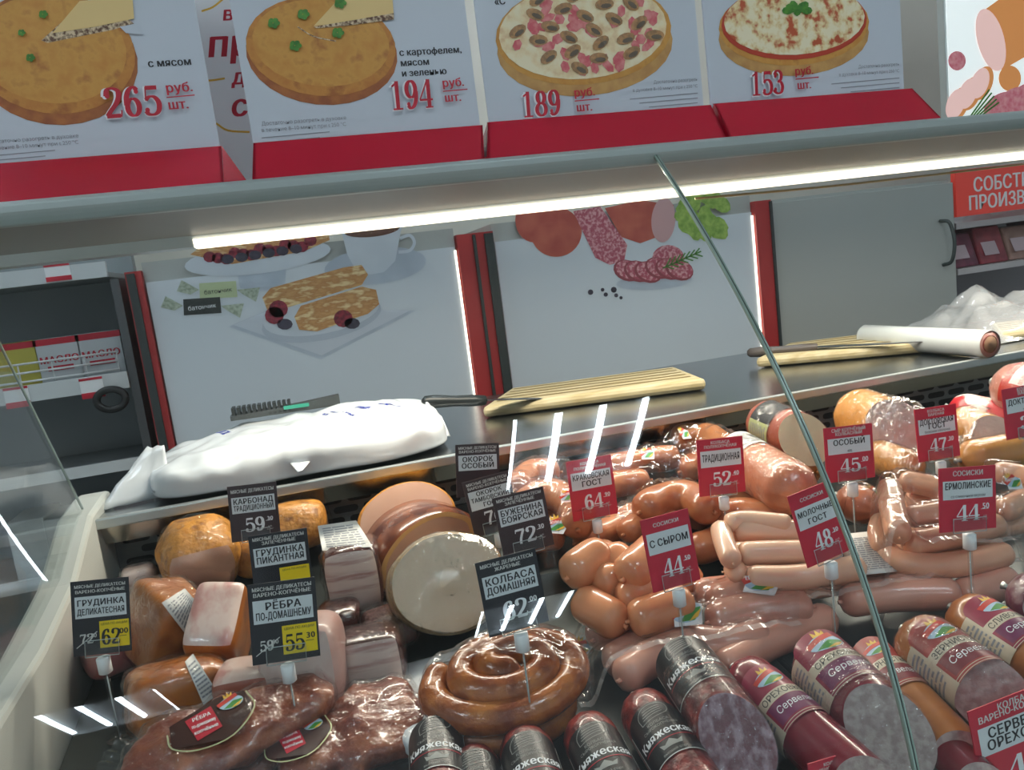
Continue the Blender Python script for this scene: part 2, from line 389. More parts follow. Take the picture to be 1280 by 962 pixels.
lo = bpy.data.objects.new('led_lamp', ll); COL.objects.link(lo); lo.parent = ledh; lo.location = Vector((.88, 1.155, E_ + .0805)) - LOC[counter.name]; lo.rotation_euler = (math.radians(-4), 0, 0)
for x in (-.6, XR - .06):
    obj('canopy_post', MB().box(x - .015, x + .015, 1.2, 1.22, 0 if x < XL else E_ - .27, E_ + .099), ALU, counter, smooth=False)
obj('canopy_wire', MB().tube(smooth_path([(.6, 1.1, E_ + 0.0720), (.9, 1.1, E_ + 0.0680), (1.4, 1.1, E_ + 0.0705), (1.9, 1.1, E_ + 0.0740)], 8), .0018, 6), mat('yellow_wire', 'C9B27A', .4), counter)
# curved glass
def pane(x0, x1, name):
    zs = [E_ + .113 - i * (.60) / 40 for i in range(41)]
    m = MB()
    out = []
    for z in zs:
        dy = (gy(z + .001) - gy(z - .001)) / .002; n = Vector((0, 1, -dy)).normalized(); p = Vector((0, gy(z), z)); out.append((p, p + n * .004))
    k = len(zs); vs = []
    for x in (x0, x1):
        for a, b in out: vs += [(x, a.y, a.z), (x, b.y, b.z)]
    o = 2 * k; fs = []
    for i in range(k - 1):
        a = 2 * i; fs += [(a, a + 2, o + a + 2, o + a), (a + 1, o + a + 1, o + a + 3, a + 3)]
    m.add(vs, fs)
    g = obj(name, m, GLASS, counter)
    return g
def glass_edge(x, wd, parent):
    zs = [E_ + .113 - i * .60 / 40 for i in range(41)]
    pts = [(gy(z), z) for z in zs]; m = MB()
    prof = pts + [(y + .0055, z) for y, z in reversed(pts)]
    k = len(pts); vs = []
    for xx in (x, x + wd):
        vs += [(xx, y - .0004, z) for y, z in pts] + [(xx, y + .0036, z - .001) for y, z in pts]
    fs = []
    for i in range(k - 1):
        fs += [(i, i + 1, 2 * k + i + 1, 2 * k + i), (k + i, 3 * k + i, 3 * k + i + 1, k + i + 1), (i, k + i, k + i + 1, i + 1), (2 * k + i, 2 * k + i + 1, 3 * k + i + 1, 3 * k + i)]
    m.add(vs, fs); return obj('glass_edge', m, EDGE if wd > .0015 else EDGED, parent)
EDGE = mat('glass_edge_green', '9DB4AA', .15, .2); EDGED = mat('glass_gap_dark', '20302C', .3)
gl = pane(XL, XS - .0015, 'front_glass'); gr2 = pane(XS + .0015, XR, 'front_glass')
glass_edge(XS - .0024, .0017, gl); glass_edge(XS - .0006, .0011, gl); glass_edge(XS + .0006, .0016, gr2)
# left end wall and end glass
rimp = [(1.22, -.25), (1.14, -.258), (1.02, -.312), (.89, -.337), (.73, -.348), (.56, -.40), (.49, -.44)]
obj('end_wall', MB().prism([(y, E_ + z) for y, z in rimp] + [(.47, E_ - .56), (1.25, E_ - .56), (1.25, E_ - .25)], XL - .045, XL), WHP, counter, smooth=False, bevel=.006)
eg = [(1.15, -.25), (.957, .04), (.92, .083), (.862, .099)]
zz = [.09 - i * .022 for i in range(22)]
eg += [(gy(E_ + z) + .006, z) for z in zz] + [(.56, -.385), (.73, -.335), (.89, -.322), (1.02, -.298), (1.12, -.255)]
g_ = obj('end_glass', MB().prism([(y, E_ + z) for y, z in eg], XL - .016, XL - .011), GLASS, counter, smooth=False)
obj('glass_edge', MB().tube([(XL - .0135, 1.15, E_ - .25), (XL - .0135, .957, E_ + .04), (XL - .0135, .92, E_ + .083)], .0017, 6), EDGE, g_)

# ------------------------------------------------------------------ price posters standing on the canopy
TOPZ = E_ + .1242
CRUST = mat('printed_pie_crust', 'BE8238', .5, c2='A0602A', scale=70, c3='C99444', lo=.3, hi=.78); CRUSTR = mat('printed_crust_rim', 'B3702E', .5, c2='9A5A24', scale=50, c3='BF8238'); CRUSTD = mat('printed_crust_edge', '8A4A22', .5, c2='A5622C', scale=80)
CUTW = mat('printed_pie_filling', '5B3B26', .5, c2='D9C3A0', scale=300, lo=.4, hi=.6); CREAM = mat('printed_pie_crumb', 'E3C586', .5); HERB = mat('printed_herb', '4E8A2A', .5, c2='2F6A22', scale=200)
WOOD = mat('printed_wood_board', 'C59A5A', .5, c2='B0824A', scale=60)
CHEESE = mat('printed_cheese', 'EFE3C0', .5, c2='D9B98C', scale=90, lo=.4, hi=.7, c3='E9D5A8'); SAUCE = mat('printed_sauce', 'B23A22', .5); HAMP = mat('printed_ham', 'C4545C', .5, c2='D98A86', scale=150)
MUSH = mat('printed_mushroom', 'B98A58', .5, c2='8A6A48', scale=200); MUSHC = mat('printed_mushroom_core', '5C5040', .5)
PIZ = mat('printed_melted_cheese', 'F0E6C4', .5, c2='B5512C', scale=75, lo=.42, hi=.62, c3='E4CF98', detail=6)
HOLDR = mat('red_acrylic', 'B0102C', .25, coat=.3)
def poster(Y0, Y1, base, top, ztop_px, label, side=None):
    """base, top: pixel spans of the holder's sloping front; Y0 its foot, Y1 the poster sheet behind its upper edge"""
    a0 = AY(*base[0], Y0); a1 = AY(*base[1], Y0); b0 = AY(*top[0], Y1); b1 = AY(*top[1], Y1)
    a0.z = a1.z = TOPZ; zt = (b0.z + b1.z) / 2; b0.z = b1.z = zt
    t = thing('price_poster', label, 'poster', ((a0.x + a1.x) / 2, Y1, TOPZ), 'price posters standing on the canopy')
    d = Vector((0, .003, .0005)); m = MB()
    m.slab([a0, a1, b1, b0], d)
    f0 = Vector((b0.x, Y1 + .06, TOPZ)); f1 = Vector((b1.x, Y1 + .06, TOPZ))
    m.box(min(a0.x, b0.x) + .002, max(a1.x, b1.x) - .002, Y0 + .004, Y1 + .07, TOPZ, TOPZ + .003)
    m.slab([b1, a1, Vector((a1.x, Y1 + .05, TOPZ))], (-.003, 0, 0)); m.slab([b0, a0, Vector((a0.x, Y1 + .05, TOPZ))], (.003, 0, 0))
    if side:
        e = AY(*side, .893); e.z = TOPZ; a2 = AY(281, 235, .861); a2.z = TOPZ
        m.slab([b1 + Vector((.0005, 0, 0)), a2, e], (0, .003, 0))
    obj('red_holder', m, HOLDR, t, smooth=False)
    return t, Y1 + .004, b0, b1, zt
def sheet(t, Y, x0, x1, z0, z1): obj('sheet', MB().box(x0, x1, Y, Y + .003, z0, z1), PAPER, t, smooth=False)
FINE = ['Достаточно разогреть в духовке', 'в течение 8–10 минут при t 250 °C']
def fine(p, x, y, s, n=2, al='l', lines=FINE, slope=-.09):
    for i, l in enumerate(lines): p.ptext('fine_print', GREYINK, l, x, y + i * 8.2, s, align=al)
    for i in range(3):
        y1 = y + (len(lines)) * 8.2 + i * 6 - 1; x1 = (85 - 12 * i) * (-1 if al == 'r' else 1)
        p.pline('fine_print', GREYINK, [(x, y1), (x + x1, y1 + slope * x1)], 1.1)
def price(p, num, x, y, h, u, sc=1, m=RED):
    p.pdig('price_halo', WHITE, num, x - 1.5, y + 1.5, h + 1, z=9, sx=sc)
    p.pdig('price_digits', m, num, x, y, h, z=10, shear=.06, sx=sc)
    p.ptext('unit_lettering', m, 'руб.', u[0], u[1], u[2], z=10, align='l', bold=1)
    p.ptext('unit_lettering', m, 'шт.', u[0] + 3, u[1] + u[2] * 1.75, u[2], z=10, align='l', bold=1)
    p.pline('unit_lettering', m, [(u[0] + 1, u[1] + u[2] * .5), (u[0] + u[2] * 3, u[1] + u[2] * .5 - u[2] * .26)], 1.4, z=10)
def herb(p, x, y, s, z=7):
    for a in range(5): p.pell('herb_picture', HERB, x + s * .55 * math.cos(a * 1.3), y + s * .45 * math.sin(a * 1.3), s * .5, s * .4, a * 40, z + a * .15, 8)
# leftmost: meat pie, 265
t, Y, b0, b1, zt = poster(.862, .905, [(-60, 268), (281, 236)], [(-60, 219), (275, 173)], 0, 'white poster of a cut meat pie priced 265, leftmost in a tilted red holder', (312, 229))
sheet(t, Y, b0.x + .002, AY(273, 173, Y).x, TOPZ + .004, TOPZ + .42)
p = PxPrint(Y)
p.pell('pie_shadow_side', CRUSTD, 68, 76, 105, 80, 8, 1); p.pell('pie_rim', CRUSTR, 66, 66, 104, 76, 8, 2); p.pell('pie_picture', CRUST, 64, 62, 95, 67, 8, 2.5)
p.ppoly('pie_cut', CUTW, [(52, 51), (100, 8), (160, 24), (168, 30), (140, 38), (60, 54)], 3); p.ppoly('pie_crumb', CREAM, [(66, 42), (100, 2), (166, -4), (168, 24), (120, 34)], 4)
p.ppoly('poster_gap', PAPER, [(150, 34), (172, 30), (180, 44), (158, 42)], 4)
for q in ((55, 19), (39, 73)): herb(p, q[0], q[1], 6)
herb(p, 28, 42, 5)
p.ptext('name_lettering', INK, 'с мясом', 185, 84, 9.5, align='l', bold=1)
price(p, '265', 134, 149, 38, (208, 117, 12), .93); fine(p, -16, 180, 5)
p.done(t)
# second: potato pie, 194
t, Y, b0, b1, zt = poster(.86, .884, [(316, 229), (606, 203)], [(317, 181), (603, 154)], 0, 'white poster of a potato and herb pie priced 194 in a dark red holder')
sheet(t, Y, AY(317, 181, Y).x, AY(600, 155, Y).x, TOPZ + .004, TOPZ + .42)
p = PxPrint(Y)
p.pell('pie_shadow_side', CRUSTD, 402, 67, 95, 64, 6, 1); p.pell('pie_rim', CRUSTR, 401, 58, 94, 62, 6, 2); p.pell('pie_picture', CRUST, 401, 54, 86, 54, 6, 2.5)
p.ppoly('pie_cut', CUTW, [(392, 34), (440, 26), (492, 17), (492, 25), (440, 32), (396, 36)], 4); p.ppoly('pie_crumb', CREAM, [(392, 33), (428, -6), (490, -10), (492, 19), (440, 27)], 3)
p.pline('pie_cut', CUTW, [(372, 34), (392, 46), (420, 52)], 1.5, 4)
for q in ((379, 19), (342, 30), (369, 58), (422, 42), (425, 5)): herb(p, q[0], q[1], 8)
for i, l in enumerate(('с картофелем,', 'мясом', 'и зеленью')): p.ptext('name_lettering', INK, l, 499 + i * 1.5, 70 + i * 13, 8.5, align='l', bold=1)
price(p, '194', 489, 139, 36, (552, 110, 10.5), .80); fine(p, 327, 157, 5)
p.done(t)
# third: mushroom pizza, 189
t, Y, b0, b1, zt = poster(.86, .889, [(610, 203), (908, 173)], [(610, 158), (888, 126)], 0, 'white poster of a ham and mushroom pizza priced 189 in a bright red holder')
sheet(t, Y, AY(612, 158, Y).x, AY(879, 127, Y).x, TOPZ + .004, TOPZ + .42)
p = PxPrint(Y)
p.pell('board_picture', WOOD, 731, 58, 110, 62, -5, 1); p.pell('pizza_crust', CRUST, 729, 42, 110, 64, -5, 2); p.pell('pizza_cheese', CHEESE, 728, 39, 105, 60, -5, 3)
rr = random.Random(3)
for i in range(46):
    a = rr.uniform(0, 6.28); q = math.sqrt(rr.random()) * .92; x, y = 728 + 104 * q * math.cos(a), 38 + 58 * q * math.sin(a)
    p.ppoly('ham_topping', HAMP, disc(x, y, rr.uniform(7, 11), rr.uniform(5, 7), 6, rr.uniform(0, 3)), 4 + i * .01)
for i in range(22):
    a = i * 2.4; q = math.sqrt((i + .5) / 22) * .88; x, y = 728 + 104 * q * math.cos(a), 38 + 58 * q * math.sin(a); ro = rr.uniform(-40, 40)
    p.pell('mushroom_topping', MUSH, x, y, 12, 7, ro, 5 + i * .01, 12); p.pell('mushroom_core', MUSHC, x + 2, y + 2, 7, 3, ro, 6, 8)
p.ptext('name_lettering', INK, '«С', 618, 6, 9, align='l', bold=1)
price(p, '189', 652, 148, 32, (716, 122, 10.5), .86); fine(p, 872, 101, 4.2, al='r', lines=['Достаточно разогреть', 'в духовке 8–10 минут при t 250 °C'])
p.done(t)
# fourth: cheese pizza, 153
t, Y, b0, b1, zt = poster(.86, .895, [(912, 173), (1177, 148)], [(893, 133), (1140, 107)], 0, 'white poster of a plain cheese pizza priced 153, rightmost in a long red holder')
sheet(t, Y, AY(889, 133, Y).x, AY(1130, 109, Y).x, TOPZ + .004, TOPZ + .42)
p = PxPrint(Y)
p.pell('board_picture', WOOD, 992, 45, 94, 50, -3, 1); p.pell('pizza_crust', CRUST, 992, 32, 94, 50, -3, 2); p.pell('pizza_sauce', SAUCE, 992, 28, 91, 47, -3, 3); p.pell('pizza_cheese', PIZ, 992, 25, 88, 44, -3, 4)
for a in range(7): p.pell('herb_picture', HERB, 983 + a * 4, 14 - a % 3 * 3, 7, 5, a * 30, 6 + a * .15, 8)
price(p, '153', 937, 121, 30, (991, 95, 10), .83); fine(p, 1124, 82, 4.2, al='r', lines=['Достаточно разогреть', 'в духовке 8–10 минут при t 250 °C'])
p.done(t)
# white promo sheet behind, with red script letters
Y = 1.12
o = tag(obj('promo_sheet', MB().box(AY(236, 100, Y).x, AY(330, 100, Y).x, Y, Y + .004, TOPZ, TOPZ + .5), WHITE, origin=(AY(280, 100, Y).x, Y, TOPZ), smooth=False), 'white promo sheet with red script letters and yellow curves behind two posters', 'poster')
p = PxPrint(Y)
for s_, x, y, h in (('в', 277, 26, 18), ('пр', 257, 72, 34), ('д', 289, 106, 20), ('с', 287, 146, 28)): p.ptext('red_script', RED, s_, x, y, h, align='l', bold=1, shear=.25)
for pts in ([(252, 14), (266, 9), (280, -2)], [(258, 101), (268, 100), (281, 98)], [(270, 154), (285, 163), (312, 165)]): p.pline('yellow_curve', mat('amber_print', 'E3B23C', .5), pts, 2.4)
p.done(o)
# ------------------------------------------------------------------ behind the counter
YB = 2.1
def px_x(px, py, Y=YB): return AY(px, py, Y).x
GREYP = mat('grey_door', 'A9ACA8', .35); REDF = mat('red_frame', 'A32A2A', .4); DKG = mat('dark_gap', '2E3534', .4); BOX = mat('lightbox_sheet', 'B6BFC6', .3, emit=0.10)
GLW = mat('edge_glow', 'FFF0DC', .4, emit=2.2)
def lightbox(name, x0, x1, label, Y=YB, z0=.35, z1=2.2):
    t = thing(name, label, 'poster cabinet', ((x0 + x1) / 2, Y, 0), None)
    obj('body', MB().box(x0, x1, Y + .01, Y + .45, 0, z1 + .05), GREYP, t, smooth=False)
    obj('picture_sheet', MB().box(x0 + .004, x1 - .004, Y, Y + .0095, z0, z1), BOX, t, smooth=False)
    return t
def pillar(x0, x1, strips, label):
    t = thing('red_pillar', label, 'pillar', ((x0 + x1) / 2, YB + .02, 0), 'red frame posts between the back cabinets')
    obj('post', MB().box(x0, x1, YB - .012, YB + .4, 0, 1.36), REDF, t, smooth=False)
    m = MB()
    for a, b in strips: m.box(x0 + (x1 - x0) * a, x0 + (x1 - x0) * b, YB - .02, YB - .0125, .3, 1.355)
    obj('dark_slot', m, DKG, t, smooth=False)
A0, A1 = px_x(193, 420), px_x(582, 400); B0, B1 = px_x(629, 400), px_x(947, 350)
pillar(px_x(172, 420), A0 - .001, [(.12, .62)], 'red framed post with a dark slot, left of the coffee picture')
pillar(A1 + .003, B0 - .001, [(.42, .5), (.74, .98)], 'red post with two dark slots between the coffee and sausage pictures')
pillar(B1 + .002, px_x(968, 350), [(.85, .98)], 'narrow red post left of the grey door')
ta = lightbox('picture_cabinet', A0, A1, 'white lit back panel with a coffee cup and filled pastries picture', z1=1.33)
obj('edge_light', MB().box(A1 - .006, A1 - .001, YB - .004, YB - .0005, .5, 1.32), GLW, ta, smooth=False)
CUP = mat('printed_cup', 'C3CCD6', .5, c2='D0D8E0', scale=8); CUPS = mat('printed_saucer', 'A9B4C2', .5, c2='B9C4D0', scale=10); COF = mat('printed_coffee', '5B3A2C', .5)
PAST = mat('printed_pastry', 'C99A62', .5, c2='E7CF9C', scale=28, stretch=(1, 1, 3), c3='B57E48'); BERRY = mat('printed_berry', '8E1F33', .5, c2='5A1024', scale=120); BLUEB = mat('printed_blackberry', '23202E', .5, c2='3C3648', scale=160)
p = PxPrint(YB)
p.ppoly('napkin_picture', CUPS, [(286, 408), (340, 385), (520, 388), (401, 449)], 1); p.ppoly('napkin_inner', mat('printed_napkin', 'C6CED8', .5), [(292, 406), (340, 386), (512, 388), (402, 444)], 1.5)
p.pell('saucer_picture', CUPS, 469, 332, 64, 23, -6, 2); p.ppoly('cup_picture', CUP, [(427, 290), (434, 318), (444, 336), (462, 343), (480, 340), (494, 326), (502, 284)], 3); p.pell('coffee_picture', COF, 465, 287, 35, 9, -6, 4)
p.pline('cup_handle', CUP, [(500, 298), (512, 294), (518, 303), (512, 313), (498, 315)], 4, 3)
p.ppoly('stand_picture', CUPS, [(296, 338), (300, 360), (330, 364), (356, 357), (358, 330)], 2); p.pell('plate_picture', CUP, 322, 322, 92, 20, -7, 3); p.ppoly('plate_top', PAST, [(238, 318), (262, 300), (410, 286), (412, 300), (380, 314), (290, 330)], 4)
for i in range(13): p.pell('berry_picture', BERRY if i % 3 else BERRY, 262 + i * 10.5, 321 - i * 1.7 + (i % 3) * 3, 8, 7, 0, 5, 10)
for i in range(6): p.pell('blackberry_picture', BLUEB, 285 + i * 17, 324 - i * 2.6, 8, 6, 0, 6, 9)
p.pell('plate_rim', mat('printed_plate_blue', 'B4BECB', .5), 402, 398, 76, 27, -11, 3); p.pell('plate_picture', CUP, 402, 392, 74, 25, -11, 4)
p.ppoly('pastry_picture', PAST, [(328, 372), (338, 360), (430, 334), (452, 331), (460, 343), (452, 356), (360, 384), (336, 392)], 6); p.ppoly('pastry_picture', PAST, [(368, 396), (376, 382), (452, 358), (470, 362), (474, 380), (460, 392), (396, 414), (374, 412)], 6.5)
for q in ((343, 394), (429, 398), (348, 386)): p.pell('berry_picture', BERRY, q[0], q[1], 12, 11, 0, 7, 12)
for q in ((356, 405), (440, 404)): p.pell('blackberry_picture', BLUEB, q[0], q[1], 10, 7, 0, 7, 10)
WRG = mat('printed_wrapper_green', 'B7C49A', .5); WRD = mat('printed_wrapper_dark', '2B2F2C', .5); WRT = mat('printed_wrapper_twist', '8E9A86', .5, c2='B8C2B0', scale=120)
for dx, dy, m, mt in ((20, -16, WRG, INK), (0, 4, WRD, WHITE)):
    p.ppoly('candy_wrapper', m, [(229 + dx, 370 + dy), (275 + dx, 367 + dy), (277 + dx, 387 + dy), (230 + dx, 390 + dy)], 5 + dy * .02)
    p.ppoly('candy_twist', WRT, [(229 + dx, 378 + dy), (207 + dx, 366 + dy), (201 + dx, 380 + dy), (218 + dx, 384 + dy)], 4 + dy * .02); p.ppoly('candy_twist', WRT, [(276 + dx, 378 + dy), (305 + dx, 375 + dy), (300 + dx, 393 + dy), (284 + dx, 384 + dy)], 4 + dy * .02)
    p.ptext('candy_lettering_dark' if mt is INK else 'candy_lettering', mt, 'батончик', 253 + dx, 382 + dy, 5.5, z=7)
p.done(ta, .0003)
tb = lightbox('picture_cabinet', B0, B1, 'white lit back panel with a tomato, salami and lettuce picture', z1=1.33)
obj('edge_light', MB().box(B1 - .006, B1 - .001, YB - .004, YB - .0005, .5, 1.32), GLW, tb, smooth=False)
p = PxPrint(YB)
TOM = mat('printed_tomato', 'A5473C', .5, c2='B9604E', scale=20); SAL = mat('printed_salami', 'A84A5C', .5, c2='D6A0A4', scale=110, lo=.45, hi=.6); LET = mat('printed_lettuce', '6F9438', .5, c2='A3C060', scale=50); SALR = mat('printed_salami_rind', '8A3A44', .5)
p.pell('tomato_picture', TOM, 668, 275, 24, 28, 0, 2); p.pell('tomato_picture', TOM, 695, 290, 32, 31, 0, 3)
p.ppoly('salami_stick_picture', SAL, [(716, 264), (750, 258), (784, 306), (780, 326), (762, 331), (744, 322)], 4); p.ppoly('ham_picture', TOM, [(756, 260), (800, 250), (842, 256), (838, 290), (800, 304), (776, 296)], 3); p.pell('ham_cut_picture', mat('printed_ham_cut', 'C9A0A0', .5), 829, 275, 15, 28, 4, 4)
p.pell('board_round', CUPS, 818, 352, 48, 10, -4, 2)
for i in range(6): p.pell('slice_rind', SALR, 784 + i * 13, 338 - (i > 2) * 6 + i, 18, 13, 20, 5 + i * .2, 16); p.pell('slice_picture', SAL, 785 + i * 13, 337 - (i > 2) * 6 + i, 16, 11, 20, 5.1 + i * .2, 16)
p.pell('slice_picture', SAL, 835, 322, 20, 16, 0, 4.8, 16)
for q in ((738, 365, 3.5), (753, 362, 2.4), (757, 368, 2.8), (767, 362, 3.8), (770, 369, 2.6), (776, 372, 2.2)): p.pell('peppercorn_picture', BLUEB, q[0], q[1], q[2], q[2], 0, 5, 8)
for i in range(26):
    a = rr.uniform(0, 6.28); q = math.sqrt(rr.random()); p.pell('lettuce_picture', LET, 880 + 32 * q * math.cos(a), 272 + 27 * q * math.sin(a), 11, 8, rr.uniform(0, 90), 3 + i * .05, 9)
for i in range(7): p.pline('rosemary_picture', HERB, [(832 + i * 6, 333 - i * 2.6), (838 + i * 6, 322 - i * 2.0)], 1.6, 8); p.pline('rosemary_picture', HERB, [(832 + i * 6, 333 - i * 2.6), (842 + i * 6, 336 - i * 2.6)], 1.6, 8)
p.pline('rosemary_picture', HERB, [(828, 335), (876, 314)], 1.8, 8)
p.done(tb, .0003)
# grey door with a handle
x0, x1 = px_x(970, 350), px_x(1196, 330)
t = thing('grey_cabinet', 'plain grey cabinet door with a dark curved handle, right of the sausage picture', 'cabinet', ((x0 + x1) / 2, YB, 0))
obj('body', MB().box(x0, x1, YB + .022, YB + .45, 0, 1.36), GREYP, t, smooth=False)
dr = obj('door', MB().box(x0 + .003, x1 - .003, YB, YB + .02, .08, 1.35), GREYP, t, smooth=False, bevel=.002)
h0, h1 = AY(1175, 276, YB - .003), AY(1179, 331, YB - .003)
obj('handle', MB().tube(smooth_path([h0, h0 + Vector((.008, -.03, -.01)), h0.lerp(h1, .5) + Vector((.012, -.04, 0)), h1 + Vector((.006, -.03, .012)), h1], 6), .006, 8), DKG, dr)
# right: red production sign, meat pack shelf, sausage lightbox above
SGN = mat('sign_red', 'D8392B', .4, emit=.12)
s0, s1 = AY(1194, 213, YB), AY(1199, 271, YB)
t = thing('red_sign', 'red sign with white capital lettering above the packed meat shelf', 'sign', (s0.x + .3, YB, s1.z))
obj('panel', MB().box(s0.x, s0.x + .75, YB, YB + .02, s1.z, s0.z), SGN, t, smooth=False)
p = PxPrint(YB); p.ptext('lettering', WHITE, 'СОБСТВЕННОЕ', 1216, 240, 18, align='l', bold=1, sx=.86); p.ptext('lettering', WHITE, 'ПРОИЗВОДСТВО', 1210, 263, 18, align='l', bold=1, sx=.86); p.done(t)
kx0 = s0.x
t = thing('meat_shelf', 'dark open wall shelf of packed meat under the red sign', 'shelf', (kx0 + .4, YB + .2, 0))
zz = [AY(1200, y, YB + .02).z for y in (283, 336, 372)]
obj('side_panel', MB().box(kx0, kx0 + .015, YB + .03, YB + .5, 0, s1.z), DARK, t, smooth=False)
obj('back_panel', MB().box(kx0 + .016, kx0 + .8, YB + .45, YB + .5, 0, s1.z), mat('meat_shelf_back', '8A8488', .5), t, smooth=False)
for z in (zz[1], zz[1] - .32, s1.z - .02): obj('shelf_board', MB().box(kx0 + .016, kx0 + .8, YB + .02, YB + .449, z - .02, z), mat('shelf_light', 'B9B4B6', .4), t, smooth=False)
PK = [mat('meat_pack_purple', '7E3C50', .3, c2='5E2A3C', scale=30), mat('meat_pack_red', '9C4048', .3, c2='7C2C38', scale=30), mat('meat_pack_tan', 'A88478', .3, c2='8C6A60', scale=25)]
for i in range(5):
    x = kx0 + .02 + i * .125; z = zz[1]; k = i % 3
    o = thing('meat_pack', ('purple', 'red', 'tan')[k] + ' meat pack standing on the open shelf, ' + ('first', 'second', 'third', 'fourth', 'fifth')[i] + ' from the grey door', 'meat pack', (x + .06, YB + .1, z), 'meat packs on the shelf under the red sign')
    hh = .115 + .012 * (i % 2)
    obj('pack', MB().slab([(x, YB + .05, z + .001), (x + .118, YB + .05, z + .001), (x + .116, YB + .09, z + hh), (x + .003, YB + .09, z + hh)], (0, .1, 0)), PK[k], o, smooth=False, bevel=.006)
    obj('label', MB().slab([(x + .02, YB + .0535, z + .03), (x + .08, YB + .0535, z + .03), (x + .08, YB + .0735, z + .075), (x + .02, YB + .0735, z + .075)], (0, -.001, 0)), mat('pack_label', 'C9B4BC', .4), o, smooth=False)
def blob_sheet(c, ex, ey, hgt, n, seed, m, name, parent=None, origin=None):
    return obj(name, MB().grid(lambda a, b: c + ex * (a - .5) + ey * (b - .5) + Vector((0, 0, hgt * max(0, (1 - (2 * a - 1) ** 4) * (1 - (2 * b - 1) ** 4)) * (.6 + .8 * abs(noise.noise(Vector((a * 5 + seed, b * 5, seed))))))), n, n), m, parent, origin=origin)
o = blob_sheet(Vector((kx0 + .3, YB + .16, zz[1] + .132)), Vector((.5, 0, 0)), Vector((0, .2, 0)), .045, 14, 2, mat('white_film_pack', 'C2C6D0', .2), 'film_pack', origin=(kx0 + .3, YB + .16, zz[1] + .132))
tag(o, 'crumpled white film pack lying on top of the meat packs', 'package')
bx0 = AY(1183, 75, YB).x
t = thing('sausage_lightbox', 'bright advert of sliced cooked sausage at the upper right edge', 'lit poster', (bx0 + .35, YB, 1.3))
obj('box', MB().box(bx0, bx0 + .8, YB + .004, YB + .03, s0.z + .02, 2.1), ALU, t, smooth=False)
obj('lit_sheet', MB().box(bx0 + .008, bx0 + .8, YB, YB + .0035, s0.z + .03, 2.09), mat('lit_poster', 'E6EFEE', .3, emit=.45), t, smooth=False)
p = PxPrint(YB)
HB = mat('printed_sausage_casing', 'D08A4C', .4, emit=.3); HC = mat('printed_sausage_cut', 'EBC3BC', .4, emit=.35); HS = mat('printed_pink_slices', 'D8707E', .4, c2='E8A8AC', scale=60, emit=.1)
p.ppoly('sausage_casing', HB, [(1228, 14), (1290, -30), (1300, 60), (1252, 88)], 2); p.pell('sausage_cut', HC, 1238, 50, 17, 40, -14, 3)
p.pell('tomato_picture', HS, 1196, 76, 11, 12, 0, 2); p.pell('tomato_picture', HB, 1262, 98, 14, 16, 0, 2.5)
for i in range(3): p.pell('slice_rind', HB, 1228 - i * 15, 104 + i * 13, 12, 22, 20, 4 - i * .3); p.pell('slice_cut', HC, 1224 - i * 15, 104 + i * 13, 11, 20, 20, 4.1 - i * .3)
for i in range(3): p.pell('pink_slices', HS, 1254 + i * 16, 134 - i * 6, 26, 18, -25, 3.5 + i * .1)
for i in range(5): p.pline('rosemary_picture', HERB, [(1212 + i * 3, 146), (1236 + i * 3, 112 + i * 4)], 2, 6)
p.done(t)
# dairy rack at the left
YD = 2.12
xr_ = AY(162, 480, YD).x
t = thing('dairy_rack', 'dark open dairy rack with white shelf edges at the left', 'shelf', (xr_ - .4, YD + .2, 0))
RACK = mat('rack_dark', '8E9698', .5, c2='858C8E', scale=3); SHW = mat('rack_white', 'CBD0D2', .4)
obj('back_panel', MB().box(xr_ - .9, xr_, YD + .32, YD + .36, 0, 1.6), RACK, t, smooth=False)
obj('side_panel', MB().box(xr_, xr_ + .02, YD + .01, YD + .36, 0, 1.35), DARK, t, smooth=False)
lips = [((60, 334), (60, 354)), ((80, 475), (80, 496)), ((60, 590), (60, 604)), ((60, 720), (60, 735))]
lz = []
for a, b in lips:
    z1, z0 = AY(*a, YD).z, AY(*b, YD).z; lz.append(z1)
    obj('shelf_edge', MB().box(xr_ - .9, xr_ - .001, YD, YD + .012, z0, z1), SHW, t, smooth=False)
    obj('shelf_board', MB().box(xr_ - .9, xr_ - .001, YD + .0125, YD + .319, z0, z0 + .012), RACK, t, smooth=False)
for i in range(2):
    z = lz[1] + .012 + i * .03
    pass
m = MB()
for i in range(3): m.tube([(xr_ - .9, YD + .015, lz[1] + .008 + i * .022), (xr_ - .02, YD + .015, lz[1] + .008 + i * .022)], .0028, 6)
for i in range(12): m.tube([(xr_ - .02 - i * .075, YD + .018, lz[1] - .01), (xr_ - .02 - i * .075, YD + .018, lz[1] + .054)], .0022, 6)
obj('wire_fence', m, SHW, t)
BUT = mat('butter_carton', 'C3C8CC', .4)
